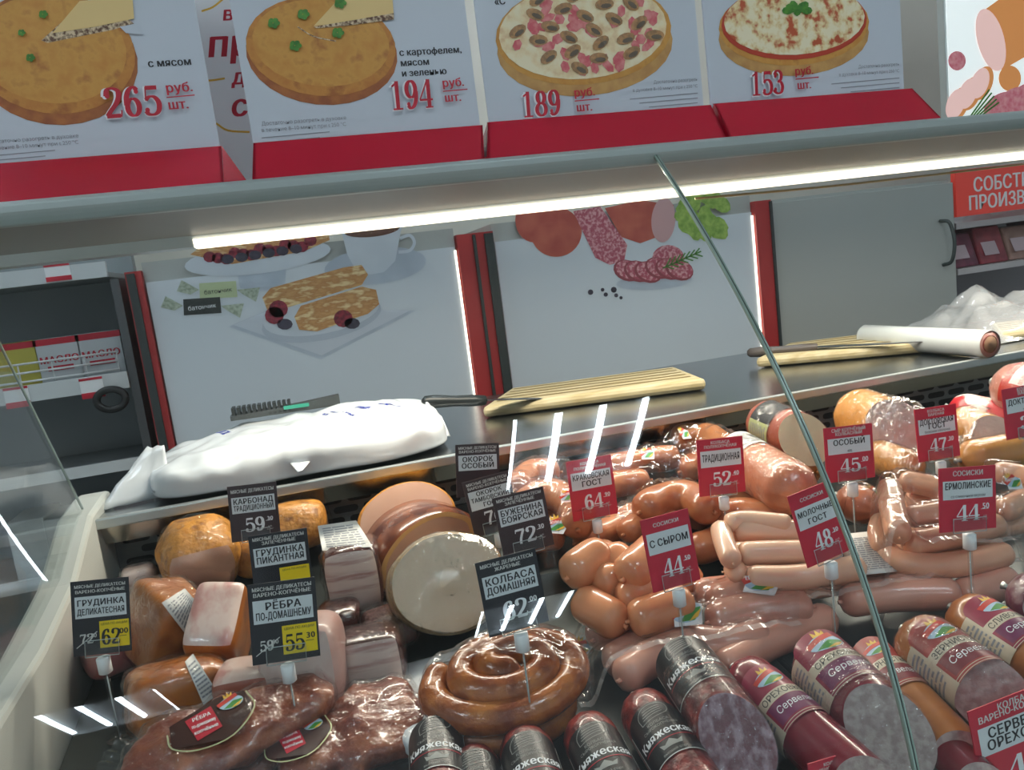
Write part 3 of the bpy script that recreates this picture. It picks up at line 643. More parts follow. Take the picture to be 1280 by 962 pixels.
for i in range(3):
    x = AY((52, 106, -4)[i], 480, YD + .06).x; wd = .104
    z = lz[1] - .008
    z = AY(80, 496, YD).z + .0125
    o = thing('butter_carton', ('white and red butter carton behind the wire fence, ' + ('left of the other marked carton', 'beside the rack side panel', 'cut by the photo edge')[i]), 'butter carton', (x + wd / 2, YD + .1, z), 'butter cartons in the dairy rack')
    obj('carton', MB().box(x, x + wd, YD + .06, YD + .14, z, z + .135), BUT if i < 2 else mat('yellow_carton', 'B9B04A', .4), o, smooth=False, bevel=.002)
    obj('red_band', MB().box(x - .0008, x + wd + .0008, YD + .0592, YD + .1408, z + .118, z + .134), RED, o, smooth=False)
    if i < 2:
        pr = Print(); pr.text('lettering', RED, 'МАСЛО', 0, 0, .017, bold=1); pr.rect('lettering', RED, -.03, -.02, .03, -.008)
        pr.emit(o, lambda u, v, z_: Vector((x + wd / 2 + u, YD + .0598 - z_ * .0006, z + .072 + v)))
def ptag(px, py, wpx, hpx, lab):
    a = AY(px, py, YD - .004); b = AY(px + wpx, py + hpx, YD - .004)
    o = thing('shelf_price_tag', lab, 'price tag', ((a.x + b.x) / 2, YD - .002, b.z), 'small price tags on the dairy rack edges')
    obj('card', MB().box(a.x, b.x, YD - .003, YD - .0005, b.z, a.z), WHITE, o, smooth=False)
    hz = a.z - b.z
    obj('red_band', MB().box(a.x - .0004, b.x + .0004, YD - .0036, YD - .003, b.z, b.z + hz * .28), RED, o, smooth=False)
    obj('red_edge', MB().box(a.x - .0004, b.x + .0004, YD - .0036, YD - .003, a.z - hz * .12, a.z), RED, o, smooth=False)
ptag(54, 332, 36, 17, 'small red and white price tag on the top dairy shelf edge')
ptag(98, 474, 34, 21, 'small red and white price tag under the butter cartons')
ptag(3, 486, 36, 21, 'small red and white price tag near the left photo edge')
CARW = mat('white_carton', 'BFC5C6', .4)
for k, (px, py) in enumerate(((0, 0), (48, 0), (92, 0))):
    x = AY(px, 630, YD + .05).x; z = AY(60, 735, YD).z + .0125
    tag(obj('dairy_carton', MB().box(x, x + .088, YD + .05, YD + .2, z, z + .16 - .01 * k), CARW, origin=(x + .05, YD + .1, z), smooth=False, bevel=.004), 'pale white carton on a lower dairy shelf, ' + ('leftmost of three', 'middle of three', 'nearest the counter end')[k], 'carton', 'pale cartons on the lower dairy shelf')
# black ring grommet
c = AY(139, 499, YD - .0105); m = MB()
ring = [c + Vector((.0335 * math.cos(a), .0, .0255 * math.sin(a))) for a in [2 * math.pi * i / 28 for i in range(29)]]
m.tube(ring, .0092, 10, cap=False)
o = tag(obj('rubber_ring', m, mat('black_rubber', '0C0D0E', .5), origin=(c.x, c.y, c.z - .03)), 'black rubber ring hooked on the dairy shelf edge beside a price tag', 'ring')

# ------------------------------------------------------------------ things on the work shelf
SZ = EYE - .2703
def hull_bag(px_front, px_back):
    pass
def sbox(c, ex, ey, ez, hx, hy, hz, e=5, n=10, amp=0.0, sc=20, seed=0, warp=None):
    """rounded block; returns {face: MB} in the directions of its own axes"""
    out = {}
    for k, (ax, sg) in {'+x': (0, 1), '-x': (0, -1), '+y': (1, 1), '-y': (1, -1), '+z': (2, 1), '-z': (2, -1)}.items():
        def P(i, j):
            q = [0, 0, 0]; q[ax] = sg; q[(ax + 1) % 3] = (2 * i - 1) * sg; q[(ax + 2) % 3] = 2 * j - 1
            r = (abs(q[0]) ** e + abs(q[1]) ** e + abs(q[2]) ** e) ** (1 / e); q = [v / r for v in q]
            if warp: q = warp(q)
            p_ = ex * (q[0] * hx) + ey * (q[1] * hy) + ez * (q[2] * hz)
            if amp:
                nn = Vector(p_).normalized(); p_ = p_ + nn * amp * noise.noise(p_ * sc + Vector((seed * 3.7, seed, 0)))
            return c + p_
        out[k] = MB().grid(P, n, n)
    return out
def merge(d, keys=None):
    m = MB()
    for k, v in d.items():
        if keys is None or k in keys: m.add(v.v, v.f)
    return m
def weld(mb):
    seen = {}; nv = []; mp = []
    for v in mb.v:
        k = (round(v.x, 5), round(v.y, 5), round(v.z, 5))
        if k not in seen: seen[k] = len(nv); nv.append(v)
        mp.append(seen[k])
    mb.v = nv; mb.f = [g for g in (tuple(dict.fromkeys(mp[i] for i in f)) for f in mb.f) if len(g) > 2]; return mb
def rotz(a): c, s_ = math.cos(a), math.sin(a); return Vector((c, s_, 0)), Vector((-s_, c, 0))
UZ = Vector((0, 0, 1))
# big white plastic pack
PLA = mat('white_plastic_pack', 'DFE4E8', .25, bump=.35, bscale=22, coat=.2)
cx = (px_x(172, 590, 1.2) + px_x(556, 540, 1.26)) / 2
hw = (px_x(556, 540, 1.26) - px_x(172, 590, 1.2)) / 2
ex, ey = rotz(.05)
c = Vector((cx, 1.288, SZ + .014))
t = thing('plastic_pack', 'large white plastic wrapped pack with blue print on the steel shelf', 'package', (c.x, c.y, SZ))
def bagwarp(q):
    k = min(1, 1.0 + .25 * min(0, q[0]))
    z = q[2] * (k if q[2] > 0 else 1) + (.22 * (q[1] + 1)) * (q[2] > 0) * k
    if q[2] < 0: z = q[2] * .42
    else: z += .5 * q[2]
    return [q[0], q[1] * (1 + .05 * q[0]), z]
d = sbox(c, ex, ey, UZ, hw, .128, .031, 4.2, 30, .010, 11, 3, bagwarp)
for v_ in d.values():
    for i_, p_ in enumerate(v_.v):
        if p_.z > SZ + .02: p_.z += .006 * noise.noise(p_ * 26) + .004 * (1 - abs(noise.noise(p_ * 17)) * 3)
pk = weld(merge(d))
for p_ in pk.v: p_.z = max(p_.z, SZ + .0006)
obj('pack', pk, PLA, t)
def flap(name, pts, m, parent, amp=.004, n=8, seed=1):
    a, b, c_, d_ = [Vector(q) for q in pts]
    return obj(name, MB().grid(lambda i, j: (a.lerp(b, i)).lerp(d_.lerp(c_, i), j) + Vector((0, 0, amp * noise.noise(Vector((i * 4 + seed, j * 4, seed))))) + Vector((0, amp * noise.noise(Vector((i * 5, j * 3 + seed, 9))), 0)), n, n), m, parent, thick=.0008)
flap('film_flap', [AZ(122, 638, SZ + .003), AZ(215, 618, SZ + .003), AY(205, 556, 1.25), AY(182, 560, 1.27)], PLA, t, .004)
flap('film_flap', [AY(532, 500, 1.33), AY(552, 520, 1.28), AY(563, 545, 1.24), AY(530, 548, 1.19)], PLA, t, .003, seed=4)
flap('film_tab', [AY(362, 578, 1.167), AY(388, 576, 1.167), AY(378, 588, 1.142), AY(372, 590, 1.142)], PLA, t, .001, seed=6, n=4)
BLU = mat('blue_print', '2C3A9C', .5)
p = Print()
def topz(x, y):
    return None
prints = [(270, 512, 'Д', .02), (425, 512, 'ВАКУУМ', .010), (452, 508, 'пакет', .010), (486, 512, 'пищевой', .009), (455, 520, 'ГОСТ', .008), (478, 497, 'Д', .022), (405, 517, '65', .010)]
dn = Vector((0, 0, 1))
pm = [o for o in t.children if o.name.startswith('pack')][0]
from mathutils.bvhtree import BVHTree
bv = BVHTree.FromPolygons([list(v.co) for v in pm.data.vertices], [list(q.vertices) for q in pm.data.polygons])
def on_pack(P):
    r = bv.ray_cast(Vector((P.x - t.location.x, P.y - t.location.y, .5)), Vector((0, 0, -1)))
    z = (r[0].z if r[0] else .072) + SZ; return Vector((P.x, P.y, z + .0008))
pr = Print()
for px, py, s_, h in prints: 
    q = AY(px, py, 1.32); pr.p.clear(); pr.text('blue_lettering', BLU, s_, 0, 0, h, bold=1)
    pr.emit(t, lambda u, v, z: on_pack(Vector((q.x + v * .5 + u * .6, q.y - u * .8 + v * .6, 0))))
# dark knife with teal ribbed tool behind the pack
def knife(h0, h1, tip, hr, bw, hm, label, teal=False):
    t = thing('kitchen_knife', label, 'knife', h0)
    ax = (h1 - h0).normalized(); sd = UZ.cross(ax).normalized(); L = (h1 - h0).length
    P = [h0 + ax * L * k for k in (0, .04, .2, .5, .8, 1)]; rr_ = [hr * k for k in (.45, .9, 1.05, .85, .95, .8)]
    m = MB().tube(P, rr_, 12); obj('handle', m, hm, t)
    bl = (tip - h1); q = [h1 + sd * bw, h1 - sd * bw * .9, h1 + bl * .6 - sd * bw * .8, tip, h1 + bl * .75 + sd * bw * .6]
    obj('blade', MB().slab(q, (0, 0, .0018)), mat('blade_steel', '8C9294', .25, 1.0), t, smooth=False)
    return t
HB_ = mat('black_handle', '1E2324', .35)
zk = SZ + .097
a, b, c = [AY(x, y, Y) for x, y, Y in ((528, 502, 1.33), (606, 500, 1.36), (738, 497, 1.42))]
knife(a, b, c, .0115, .012, HB_, 'long kitchen knife with black handle resting on the middle cutting board')
WOODB = mat('board_wood', 'C2B592', .5, c2='AB9A70', scale=9, stretch=(.6, 8, 8), detail=3)
def board(corners, th, label, grooves=True):
    """corners: front left, front right, back right, back left on the shelf"""
    t = thing('cutting_board', label, 'cutting board', corners[0].lerp(corners[2], .5))
    m = MB(); n = len(corners)
    m.slab(corners, (0, 0, th)); obj('board', m, WOODB, t, smooth=False, bevel=.008)
    fl, fr, br, bl = [Vector(q) + Vector((0, 0, th + .0006)) for q in corners]
    g = MB()
    for k in (.2, .36, .52, .68, .84):
        g.slab([fl.lerp(bl, k).lerp(fr.lerp(br, k), .04), fl.lerp(bl, k).lerp(fr.lerp(br, k), .96), fl.lerp(bl, k + .035).lerp(fr.lerp(br, k + .035), .96), fl.lerp(bl, k + .035).lerp(fr.lerp(br, k + .035), .04)], (0, 0, .0004))
    obj('grooves', g, mat('board_groove', '7C6A42', .6), t, smooth=False)
    return t
zb = SZ + .001
def onsh(px, py, h=0): return AZ(px, py, SZ + .001 + h)
board([onsh(604, 523), onsh(884, 487), onsh(845, 470), onsh(640, 497)], .022, 'wooden grooved cutting board in the middle of the shelf')
a0, b0_, c0 = onsh(930, 457), onsh(1212, 434), onsh(1180, 418)
board([onsh(945, 460), onsh(1214, 436), onsh(1150, 420), onsh(985, 440)], .022, 'wooden grooved cutting board at the right beside the film roll')
a, b, c = onsh(934, 441, .026), onsh(1022, 434, .027), onsh(1165, 427, .026)
knife(a, b, c, .011, .012, mat('brown_handle', '4A423E', .4), 'kitchen knife with dark brown handle lying on the right cutting board')
a, b = onsh(1082, 420, .026), onsh(1238, 430, .026)
t = thing('film_roll', 'roll of clear film with a red core lying on the right board', 'roll', a.lerp(b, .5) - Vector((0, 0, .025)))
ax = (b - a).normalized(); fr_ = frames([a, b]); m = MB()
rr0 = .026
m.tube([a, a + ax * .003, b - ax * .003, b], [rr0 * .94, rr0, rr0, rr0 * .96], 28, cap=False)
obj('film', m, mat('film_roll_white', 'C9CDCC', .15, coat=.6), t)
m = MB(); m.tube([b - ax * .004, b - ax * .002], [rr0 * .95, rr0 * .95], 24); obj('film_end', m, mat('film_roll_end', 'B08078', .4), t)
m = MB(); m.tube([b - ax * .02, b + ax * .001], rr0 * .62, 20, cap=False); obj('core', m, mat('card_core', 'A85A4E', .6), t)
m = MB(); m.tube([b - ax * .003, b + ax * .0005], [rr0 * .6, rr0 * .6], 20); obj('core_hollow', m, mat('core_inside', '8C6A50', .7), t)
q = onsh(1262, 424); c = q + Vector((.12, .05, .05)) 
o = blob_sheet(q + Vector((.10, .12, .001)), Vector((.34, 0, 0)), Vector((0, .3, 0)), .085, 22, 5, CRINK, 'plastic_bag', origin=(q.x + .1, q.y + .12, SZ))
tag(o, 'crumpled clear plastic bag on the shelf right of the film roll', 'bag')
board([onsh(1252, 428) , onsh(1330, 418), onsh(1330, 404), onsh(1240, 414)], .02, 'small wooden board under the crumpled bag at the right edge')
# ribbed dark tool with teal stripe behind the white pack
a, b = AY(288, 516, 1.37), AY(424, 497, 1.42)
t = thing('sealing_tool', 'black ribbed tool with a teal stripe lying behind the white pack', 'tool', Vector((a.x, a.y, SZ)))
ax = (b - a).normalized(); m = MB()
for i in range(12): m.obox(a + ax * (.006 + i * .0085), ax * .0026, Vector((0, .014, 0)), UZ * .009)
obj('ribs', m, HB_, t, smooth=False)
obj('body', MB().slab([a + Vector((0, -.015, -.012)), b + Vector((0, -.012, -.012)), b + Vector((0, -.012, .006)), a + ax * .11 + Vector((0, -.015, .0)), a + Vector((0, -.015, -.004))], (0, .03, 0)), mat('tool_dark', '3A3F40', .4), t, smooth=False)
obj('teal_stripe', MB().obox(a + ax * .112 + Vector((0, -.016, -.002)), ax * .022, Vector((0, .002, 0)), UZ * .003), mat('teal_plastic', '2F8F78', .4), t, smooth=False)
# ------------------------------------------------------------------ food builders
CAM = Vector((0, 0, EYE))
def facing(c, ax, up=.35):
    """direction square to the axis that looks towards the customer and a little up"""
    v = (CAM - c).normalized() + UZ * up; return (v - ax * v.dot(ax)).normalized()
CAPS = []
def sausage_mb(path, R, grp=None, seg=18, sq=2.5, wr=.06, blunt=.85, lump=0.0, seed=0):
    P = smooth_path(path, 9); L = [0]
    for i in range(1, len(P)): L.append(L[-1] + (P[i] - P[i - 1]).length)
    T = L[-1]; n = max(18, int(T / R * 4)); ts = []
    e = min(R * blunt, T * .45)
    for i in range(n + 1):
        u = i / n
        ts.append(T * (.5 - .5 * math.cos(math.pi * u)) if n < 30 else T * u)
    ends = [e * (1 - math.cos(math.pi / 2 * k / 6)) for k in range(7)]
    ts = sorted(set([round(x, 6) for x in ends + [T - x for x in ends] + [t for t in ts if e < t < T - e]]))
    Q = []
    j = 0
    for t in ts:
        while j < len(L) - 2 and L[j + 1] < t: j += 1
        k = (t - L[j]) / max(1e-9, L[j + 1] - L[j]); Q.append(P[j].lerp(P[j + 1], min(1, max(0, k))))
    fr = frames(Q); vs = []
    for (t, q, (a, b)) in zip(ts, Q, fr):
        d = min(t, T - t); x = max(0, 1 - d / e); r = R * max(.02, (1 - x ** sq)) ** (1 / sq)
        for k in range(seg):
            th = 2 * math.pi * k / seg; rr = r * (1 + wr * x * x * (math.cos(th * 6 + seed) + .6 * math.cos(th * 9 + 1)))
            if lump: rr *= 1 + lump * noise.noise((q + a * math.cos(th) * R + b * math.sin(th) * R) * 28 + Vector((seed, 0, 0)))
            vs.append(q + (a * math.cos(th) + b * math.sin(th)) * rr)
    m = MB(); n = len(ts)
    m.add(vs, [(i * seg + k, i * seg + (k + 1) % seg, (i + 1) * seg + (k + 1) % seg, (i + 1) * seg + k) for i in range(n - 1) for k in range(seg)] + [tuple(reversed(range(seg))), tuple(range((n - 1) * seg, n * seg))])
    for q in Q[::2]: CAPS.append((q, R, grp))
    return m, Q
def sausage(path, R, m, label, group=None, name='sausage', cat='sausage', knots=(1, 1), **k):
    mb, Q = sausage_mb(path, R, group, **k)
    t = thing(name, label, cat, Q[len(Q) // 2] - Vector((0, 0, R)), group)
    obj('casing', mb, m, t)
    for e, on in zip((0, -1), knots):
        if on:
            d = (Q[e] - Q[e + 1 if e == 0 else -2]).normalized()
            obj('tied_end', MB().tube([Q[e] - d * .003, Q[e] + d * R * .1, Q[e] + d * R * .2], [R * .22, R * .1, R * .15], 8), m, t)
    return t
KNOT = mat('casing_knot', 'C8734E', .3, coat=.4)
class Loaf: pass
def loaf(A, B, R, cut=None, skin=None, face=None, label='', cat='sausage', name='sausage_loaf', group=None, roundness=1.0, wrinkle=.02, seg=36, flat=1.0, roundB=False, film=None, facelift=.0, seed=1):
    A, B = Vector(A), Vector(B); ax = (B - A).normalized(); mid = A.lerp(B, .5)
    u = facing(mid, ax); s = (-ax).cross(u)
    T = (B - A).length; e = R * roundness
    o = Loaf(); o.ax, o.u, o.s, o.A, o.B, o.R, o.T = ax, u, s, A, B, R, T
    t = thing(name, label, cat, mid - Vector((0, 0, R)), group); o.t = t
    lv = [e * (1 - math.cos(math.pi / 2 * k / 7)) for k in range(8)] + [e + (T - e * (2 if roundB else 1)) * k / 14 for k in range(1, 15)]
    if roundB: lv += [T - e * (1 - math.cos(math.pi / 2 * k / 7)) for k in range(6, -1, -1)]
    n_ = Vector(cut).normalized() if cut is not None else ax
    def make(off, am, sd):
        vs = []
        for i, d in enumerate(lv):
            x = max(0, 1 - d / e) if not roundB else max(0, 1 - min(d, T - d) / e)
            r = (R + off) * math.sqrt(max(.0009, 1 - x * x))
            for k in range(seg):
                th = 2 * math.pi * k / seg; rad = u * math.cos(th) * flat + s * math.sin(th)
                rr = r * (1 + wrinkle * x * math.cos(9 * th))
                if am: rr += am * noise.noise((A + ax * d + rad * R) * 55 + Vector((sd, 0, 0)))
                p = A + rad * rr
                if roundB: dd = d
                else:
                    te = (B - p).dot(n_) / ax.dot(n_)       # where this line meets the cut
                    dd = d if d <= e else e + (te - e) * (d - e) / (T - e)
                vs.append(p + ax * (dd - (off * 2 if d == 0 else 0)))
        m = MB(); k = len(lv)
        m.add(vs, [(i * seg + j, i * seg + (j + 1) % seg, (i + 1) * seg + (j + 1) % seg, (i + 1) * seg + j) for i in range(k - 1) for j in range(seg)] + [tuple(reversed(range(seg)))] + ([tuple(range((k - 1) * seg, k * seg))] if roundB else []))
        return m, vs[-seg:]
    m, ring = make(0, 0, 0); obj('casing', m, skin, t)
    if not roundB:
        c = sum(ring, Vector()) / seg; nr = 6; vs = [c + n_ * facelift]
        for i in range(1, nr + 1): vs += [c.lerp(p, i / nr) + n_ * (facelift * (1 - (i / nr) ** 2) + (.0012 * noise.noise(c.lerp(p, i / nr) * 60) if i < nr else 0)) for p in ring]
        fs = [(0, 1 + j, 1 + (j + 1) % seg) for j in range(seg)] + [(1 + (i - 1) * seg + j, 1 + i * seg + j, 1 + i * seg + (j + 1) % seg, 1 + (i - 1) * seg + (j + 1) % seg) for i in range(1, nr) for j in range(seg)]
        obj('cut_face', MB().add(vs, fs), face, t); o.c, o.n = c, n_
        if film:
            cv = [p + (p - c) * .02 + n_ * .0016 for p in vs]; obj('cut_film', MB().add([p + n_ * .002 * abs(noise.noise(p * 90)) for p in cv], fs), film, t)
    if film:
        m2, _ = make(.0016, .0022, seed); obj('film_wrap', m2, film, t)
    tip = A - ax * .001
    obj('clip', MB().tube([A + ax * .003, A - ax * .004, A - ax * .008], [R * .16, R * .1, R * .16], 10), ALU, t)
    for k in range(8): CAPS.append((A + ax * T * k / 7, R, group))
    return o
def wrapmap(o, d, roll=0, off=.0006):
    """print onto the casing: u runs round it, v towards the rounded end, origin d metres from that end"""
    def fn(u, v, z):
        ph = u / o.R + roll; return o.A + o.ax * (d - v) + (o.u * math.cos(ph) + o.s * math.sin(ph)) * (o.R + off + .0003 * z)
    return fn
def rect_n(p, part, m, x0, y0, x1, y1, z=0, n=12): p.rect(part, m, x0, y0, x1, y1, z, n)

SKIN = dict(
 milk=mat('milk_sausage', 'EBC4A8', .28, c2='E4B698', scale=12, coat=.5, sss=.12),
 shpik=mat('fat_sausage', 'DC9A70', .25, c2='D38A60', scale=12, coat=.6, sss=.12),
 pink=mat('pink_sausage', 'D8A18C', .28, c2='CE927E', scale=12, coat=.5, sss=.12),
 erm=mat('cream_sausage', 'E3AF90', .28, c2='DAA080', scale=12, coat=.5, sss=.12),
 krak=mat('smoked_ring_sausage', 'B87850', .3, c2='9A5838', scale=30, coat=.5, bump=.3, bscale=70, sss=.05),
 trad=mat('smoked_loaf', 'CC8460', .3, c2='BC7050', scale=18, coat=.4, stretch=(1, 1, 1)),
 coil=mat('roasted_coil', '6E2C12', .25, c2='BC7230', scale=34, coat=.6, c3='97501F', bump=.6, bscale=80, lo=.3, hi=.7),
 salami=mat('salami_casing', '561412', .35, c2='92342C', scale=90, coat=.3, lo=.4, hi=.65, bump=.4, bscale=120),
 maroon=mat('maroon_casing', '6E1626', .25, c2='7E1C2C', scale=10, coat=.5),
 orange=mat('amber_casing', 'A9672E', .3, c2='8A4C1E', scale=24, coat=.4),
 dokt=mat('amber_loaf', 'D79A4E', .3, c2='CE8C40', scale=8, coat=.4),
 cheese=mat('smoked_cheese_casing', '9A4A34', .35, c2='AA5A40', scale=14, coat=.3))
CUT = dict(
 grey=mat('servelat_cut', 'A08A86', .35, c2='B9A8A2', scale=140, coat=.5, lo=.4, hi=.6, bump=.5, bscale=90),
 purple=mat('salami_cut', '6E3A44', .22, c2='A88A94', scale=120, coat=.8, lo=.42, hi=.62, bump=1.0, bscale=50, stretch=(1, 1, .5)),
 cheese=mat('cheese_cut', 'EBDDB2', .45, c2='E8DAB0', scale=10, sss=.1), dokt=mat('doktor_cut', 'F0DACA', .3, c2='E6CAB8', scale=30, coat=.5, bump=.6, bscale=70))
BLKL = mat('black_label', '0F1011', .32, c2='1A1B1D', scale=14, coat=.1); GRYL = mat('grey_lettering', '9A9C97', .5); CRML = mat('cream_label', 'CFC3AC', .4, coat=.3); MARL = mat('maroon_label', '8A1C3A', .35, coat=.3); LILA = mat('violet_label', '6E2450', .35)
PAPL = mat('paper_label', 'D8D8D4', .5); LGRN = mat('logo_green', '3E8A3A', .4); LBLU = mat('logo_blue', 'A9C8DC', .4); LRED = mat('logo_red', 'C23424', .4); LYEL = mat('logo_yellow', 'E0B23C', .4); SILV = mat('silver_lettering', 'C9CCC8', .35)
def logo(p, cx, cy, s, z=2, word='ЕРМОЛИНО'):
    """field and sky emblem under a red ribbon with a small yellow crown"""
    p.poly('emblem_sky', LBLU, disc(cx, cy, s, s * .55, 18), z); p.poly('emblem_field', LGRN, [(cx - s * .7, cy - s * .35), (cx + s * .2, cy - s * .55), (cx + s, cy), (cx + s * .2, cy + s * .1)], z + .3)
    p.poly('emblem_field', LYEL, [(cx - s * .2, cy - s * .5), (cx + s * .5, cy - s * .45), (cx + s * .95, cy - s * .1), (cx + s * .4, cy - s * .25)], z + .4)
    p.poly('emblem_ribbon', LRED, [(cx - s, cy - s * .1), (cx + s * .7, cy + s * .38), (cx + s * .6, cy + s * .72), (cx - s * 1.1, cy + s * .22)], z + .6)
    p.poly('emblem_crown', LYEL, [(cx - s * .4, cy + s * .5), (cx - s * .35, cy + s * .95), (cx - s * .15, cy + s * .65), (cx, cy + s * 1.05), (cx + s * .12, cy + s * .7), (cx + s * .35, cy + s * .95), (cx + s * .32, cy + s * .58)], z + .5)
def greek(p, x0, y0, x1, y1, n, z=1, part='small_print'):
    g = random.Random(int(abs(x0 * 9999) + n))
    for i in range(n):
        y = y1 + (y0 - y1) * (i + .5) / n; h = abs(y1 - y0) / n * .45
        x = x0
        while x < x1 - h:
            wd = min(g.uniform(1.5, 5) * h * 1.6, x1 - x); p.rect(part, GREYINK, x, y - h / 2, x + wd, y + h / 2, z); x += wd + h * .8

# ------------------------------------------------------------------ black label salami sticks along the front
def prince(A, B, R, cut, label, Ld, film, roll=0.0, part_text='Княжеская', lab0=.012):
    o = loaf(A, B, R, cut, SKIN['salami'], CUT['purple'], label, 'salami', 'salami_stick', 'black label salami sticks along the front', 1.0, .03, film=film)
    p = Print(); W = R * 1.25
    rect_n(p, 'black_label', BLKL, -W, -.026, W, .026, 0, 18)
    p.poly('black_label', BLKL, disc(0, .026, W * .98, .012, 24)[:13], 0)
    rect_n(p, 'label_edge', SILV, -W, -.0268, W, -.0258, .5, 18)
    for sg in (-1, 1): p.rect('label_edge', SILV, sg * W - .0006, -.026, sg * W + .0006, .026, .5)
    p.line('emblem_frame', GRYL, [(-.014, .018), (.012, .022), (.013, .034), (-.006, .035), (-.014, .028), (-.014, .018)], .0007, 1)
    for i in range(4): p.line('emblem_frame', GRYL, [(-.011 + i * .001, .022 + i * .003), (.009, .0245 + i * .0025)], .0007, 1)
    p.text('silver_lettering', GRYL, 'КОЛБАСА', 0, .0125, .0032, 1); p.text('silver_lettering', GRYL, 'СЫРОКОПЧЁНАЯ', 0, .0078, .003, 1)
    p.text('name_lettering', WHITE, part_text, 0, -.0035, .0085, 1, bold=1, maxw=W * 1.75)
    p.line('red_rule', mat('red_rule', 'A01C2C', .4), [(-W * .85, -.0065), (0, -.0075), (W * .85, -.0065)], .0011, 1)
    p.poly('crown', GRYL, [(-.009, -.0175), (-.011, -.0115), (-.006, -.014), (0, -.0095), (.006, -.014), (.011, -.0115), (.009, -.0175)], 1)
    p.text('silver_lettering', GRYL, 'высший сорт', 0, -.0235, .0028, 1)
    p.refine(.0025).emit(o.t, wrapmap(o, Ld, roll, .0009)); return o
TOCAM = lambda P: (CAM - P).normalized()
def axcut(A, B, k=.9, up=0): d = (B - A).normalized(); return d + TOCAM(B) * k + UZ * up
def P2(a, b, h, h2=None): return G(a[0], a[1], h), G(b[0], b[1], h if h2 is None else h2)
A, B = P2((852, 826), (922, 925), .052, .050); prince(A, B, .031, axcut(A, B, 1.7, .5), 'largest black label salami stick with a broad cut end in cling film', .040, FILM)
A, B = P2((796, 874), (885, 1010), .030); prince(A, B, .0262, axcut(A, B), 'black label salami stick half hidden under the left side of the broad cut one', .076, None, .05)
A, B = P2((728, 902), (790, 1030), .030); prince(A, B, .0262, axcut(A, B), 'black label salami stick, second left from the broad cut one, red mottled end up', .070, None)
A, B = P2((652, 918), (690, 1050), .028); prince(A, B, .0258, axcut(A, B), 'black label salami stick standing right below the coiled sausage', .064, None)
A, B = P2((545, 925), (556, 1050), .029); prince(A, B, .0262, axcut(A, B), 'black label salami stick at the left end of its row, beside the smoked rib pack', .036, None)
A, B = P2((590, 940), (610, 1050), .024); prince(A, B, .023, axcut(A, B), 'dark red salami stick squeezed between the two leftmost black label ones', .06, None)

# ------------------------------------------------------------------ labelled servelat sticks at the lower right
def servelat(A, B, R, cut, skin, face, label, words, Ld, film, roll=0.0, bg=MARL, group='labelled servelat sticks at the lower right', H=.034):
    o = loaf(A, B, R, cut, skin, face, label, 'servelat sausage', 'servelat_stick', group, .8, .05, film=film)
    p = Print(); W = R * 1.0
    rect_n(p, 'cream_label', CRML, -R * 2.1, -H, W * .2, H * .75, 0, 20)
    rect_n(p, 'picture_label', bg, -W, -H, W, H * .85, .4, 18); p.poly('picture_label', bg, disc(0, H * .85, W * .97, H * .28, 20)[:11], .4)
    rect_n(p, 'name_band', CRML, -W, -H * .18, W, H * .14, .8, 18); rect_n(p, 'violet_band', LILA if bg is MARL else mat('brown_band', '7A2C34', .35), -W * .9, -H * .82, W, -H * .2, .8, 18)
    for y in (-H * .98, -H * .9): rect_n(p, 'label_rule', CRML, -R * 2.1, y, W, y + .0007, 1, 24)
    logo(p, 0, H * .55, R * .55, 1.2)
    p.text('name_lettering', INK, words[0], 0, -H * .12, H * .2, 2, maxw=W * 1.8); p.text('type_lettering', WHITE, words[1], .001, -H * .58, H * .22, 2, shear=.15, maxw=W * 1.5)
    greek(p, -R * 2.0, -H * .7, -R * 1.1, H * .6, 9)
    p.refine(.0025).emit(o.t, wrapmap(o, Ld, roll, .0008)); return o
A, B = P2((922, 838), (1085, 990), .034); servelat(A, B, .0275, axcut(A, B), SKIN['maroon'], CUT['grey'], 'dark red servelat stick with maroon picture label, right of the broad cut black one', ('ОРЕХОВЫЙ', 'Сервелат'), .070, None, .40)
A, B = P2((1012, 818), (1112, 915), .046); servelat(A, B, .0335, axcut(A, B, 1.5, .35), SKIN['maroon'], CUT['grey'], 'film wrapped servelat with maroon picture label and large grey cut face', ('ОРЕХОВЫЙ', 'Сервелат'), .046, FILM, .42)
A, B = P2((1078, 812), (1205, 950), .026); servelat(A, B, .024, axcut(A, B), SKIN['orange'], CUT['grey'], 'thin amber servelat lying low between the two cut face ones', ('ЗЕРНИСТЫЙ', 'Сервелат'), .05, None, .3, mat('rust_label', '9C3A34', .35))
A, B = P2((1135, 790), (1238, 868), .050); servelat(A, B, .032, axcut(A, B, 1.5, .3), SKIN['orange'], CUT['grey'], 'amber servelat with cream label and grey cut face above the lower right price card', ('ЗЕРНИСТЫЙ', 'Сервелат'), .062, FILM, .5, mat('rust_label', '9C3A34', .35))
A, B = P2((1195, 762), (1330, 850), .040); servelat(A, B, .031, axcut(A, B), SKIN['orange'], CUT['grey'], 'amber servelat with a plain cream label at the right edge, behind the amber cut one', ('СЛИВОЧНЫЙ', 'Сервелат'), .062, None, .75, MARL)
A, B = P2((1150, 905), (1230, 985), .022); loaf(A, B, .02, axcut(A, B), SKIN['maroon'], CUT['grey'], 'red cased stick at the very bottom under the amber servelat sausages', 'servelat sausage', 'servelat_stick')
A, B = P2((1262, 735), (1320, 760), .060); o = loaf(A, B, .03, axcut(A, B), mat('violet_pack', '6E2E44', .3, c2='C9B8B4', scale=18, lo=.5, hi=.6), CUT['grey'], 'violet and white wrapped sausage at the right edge below the cream frankfurters', 'sausage', film=FILM)

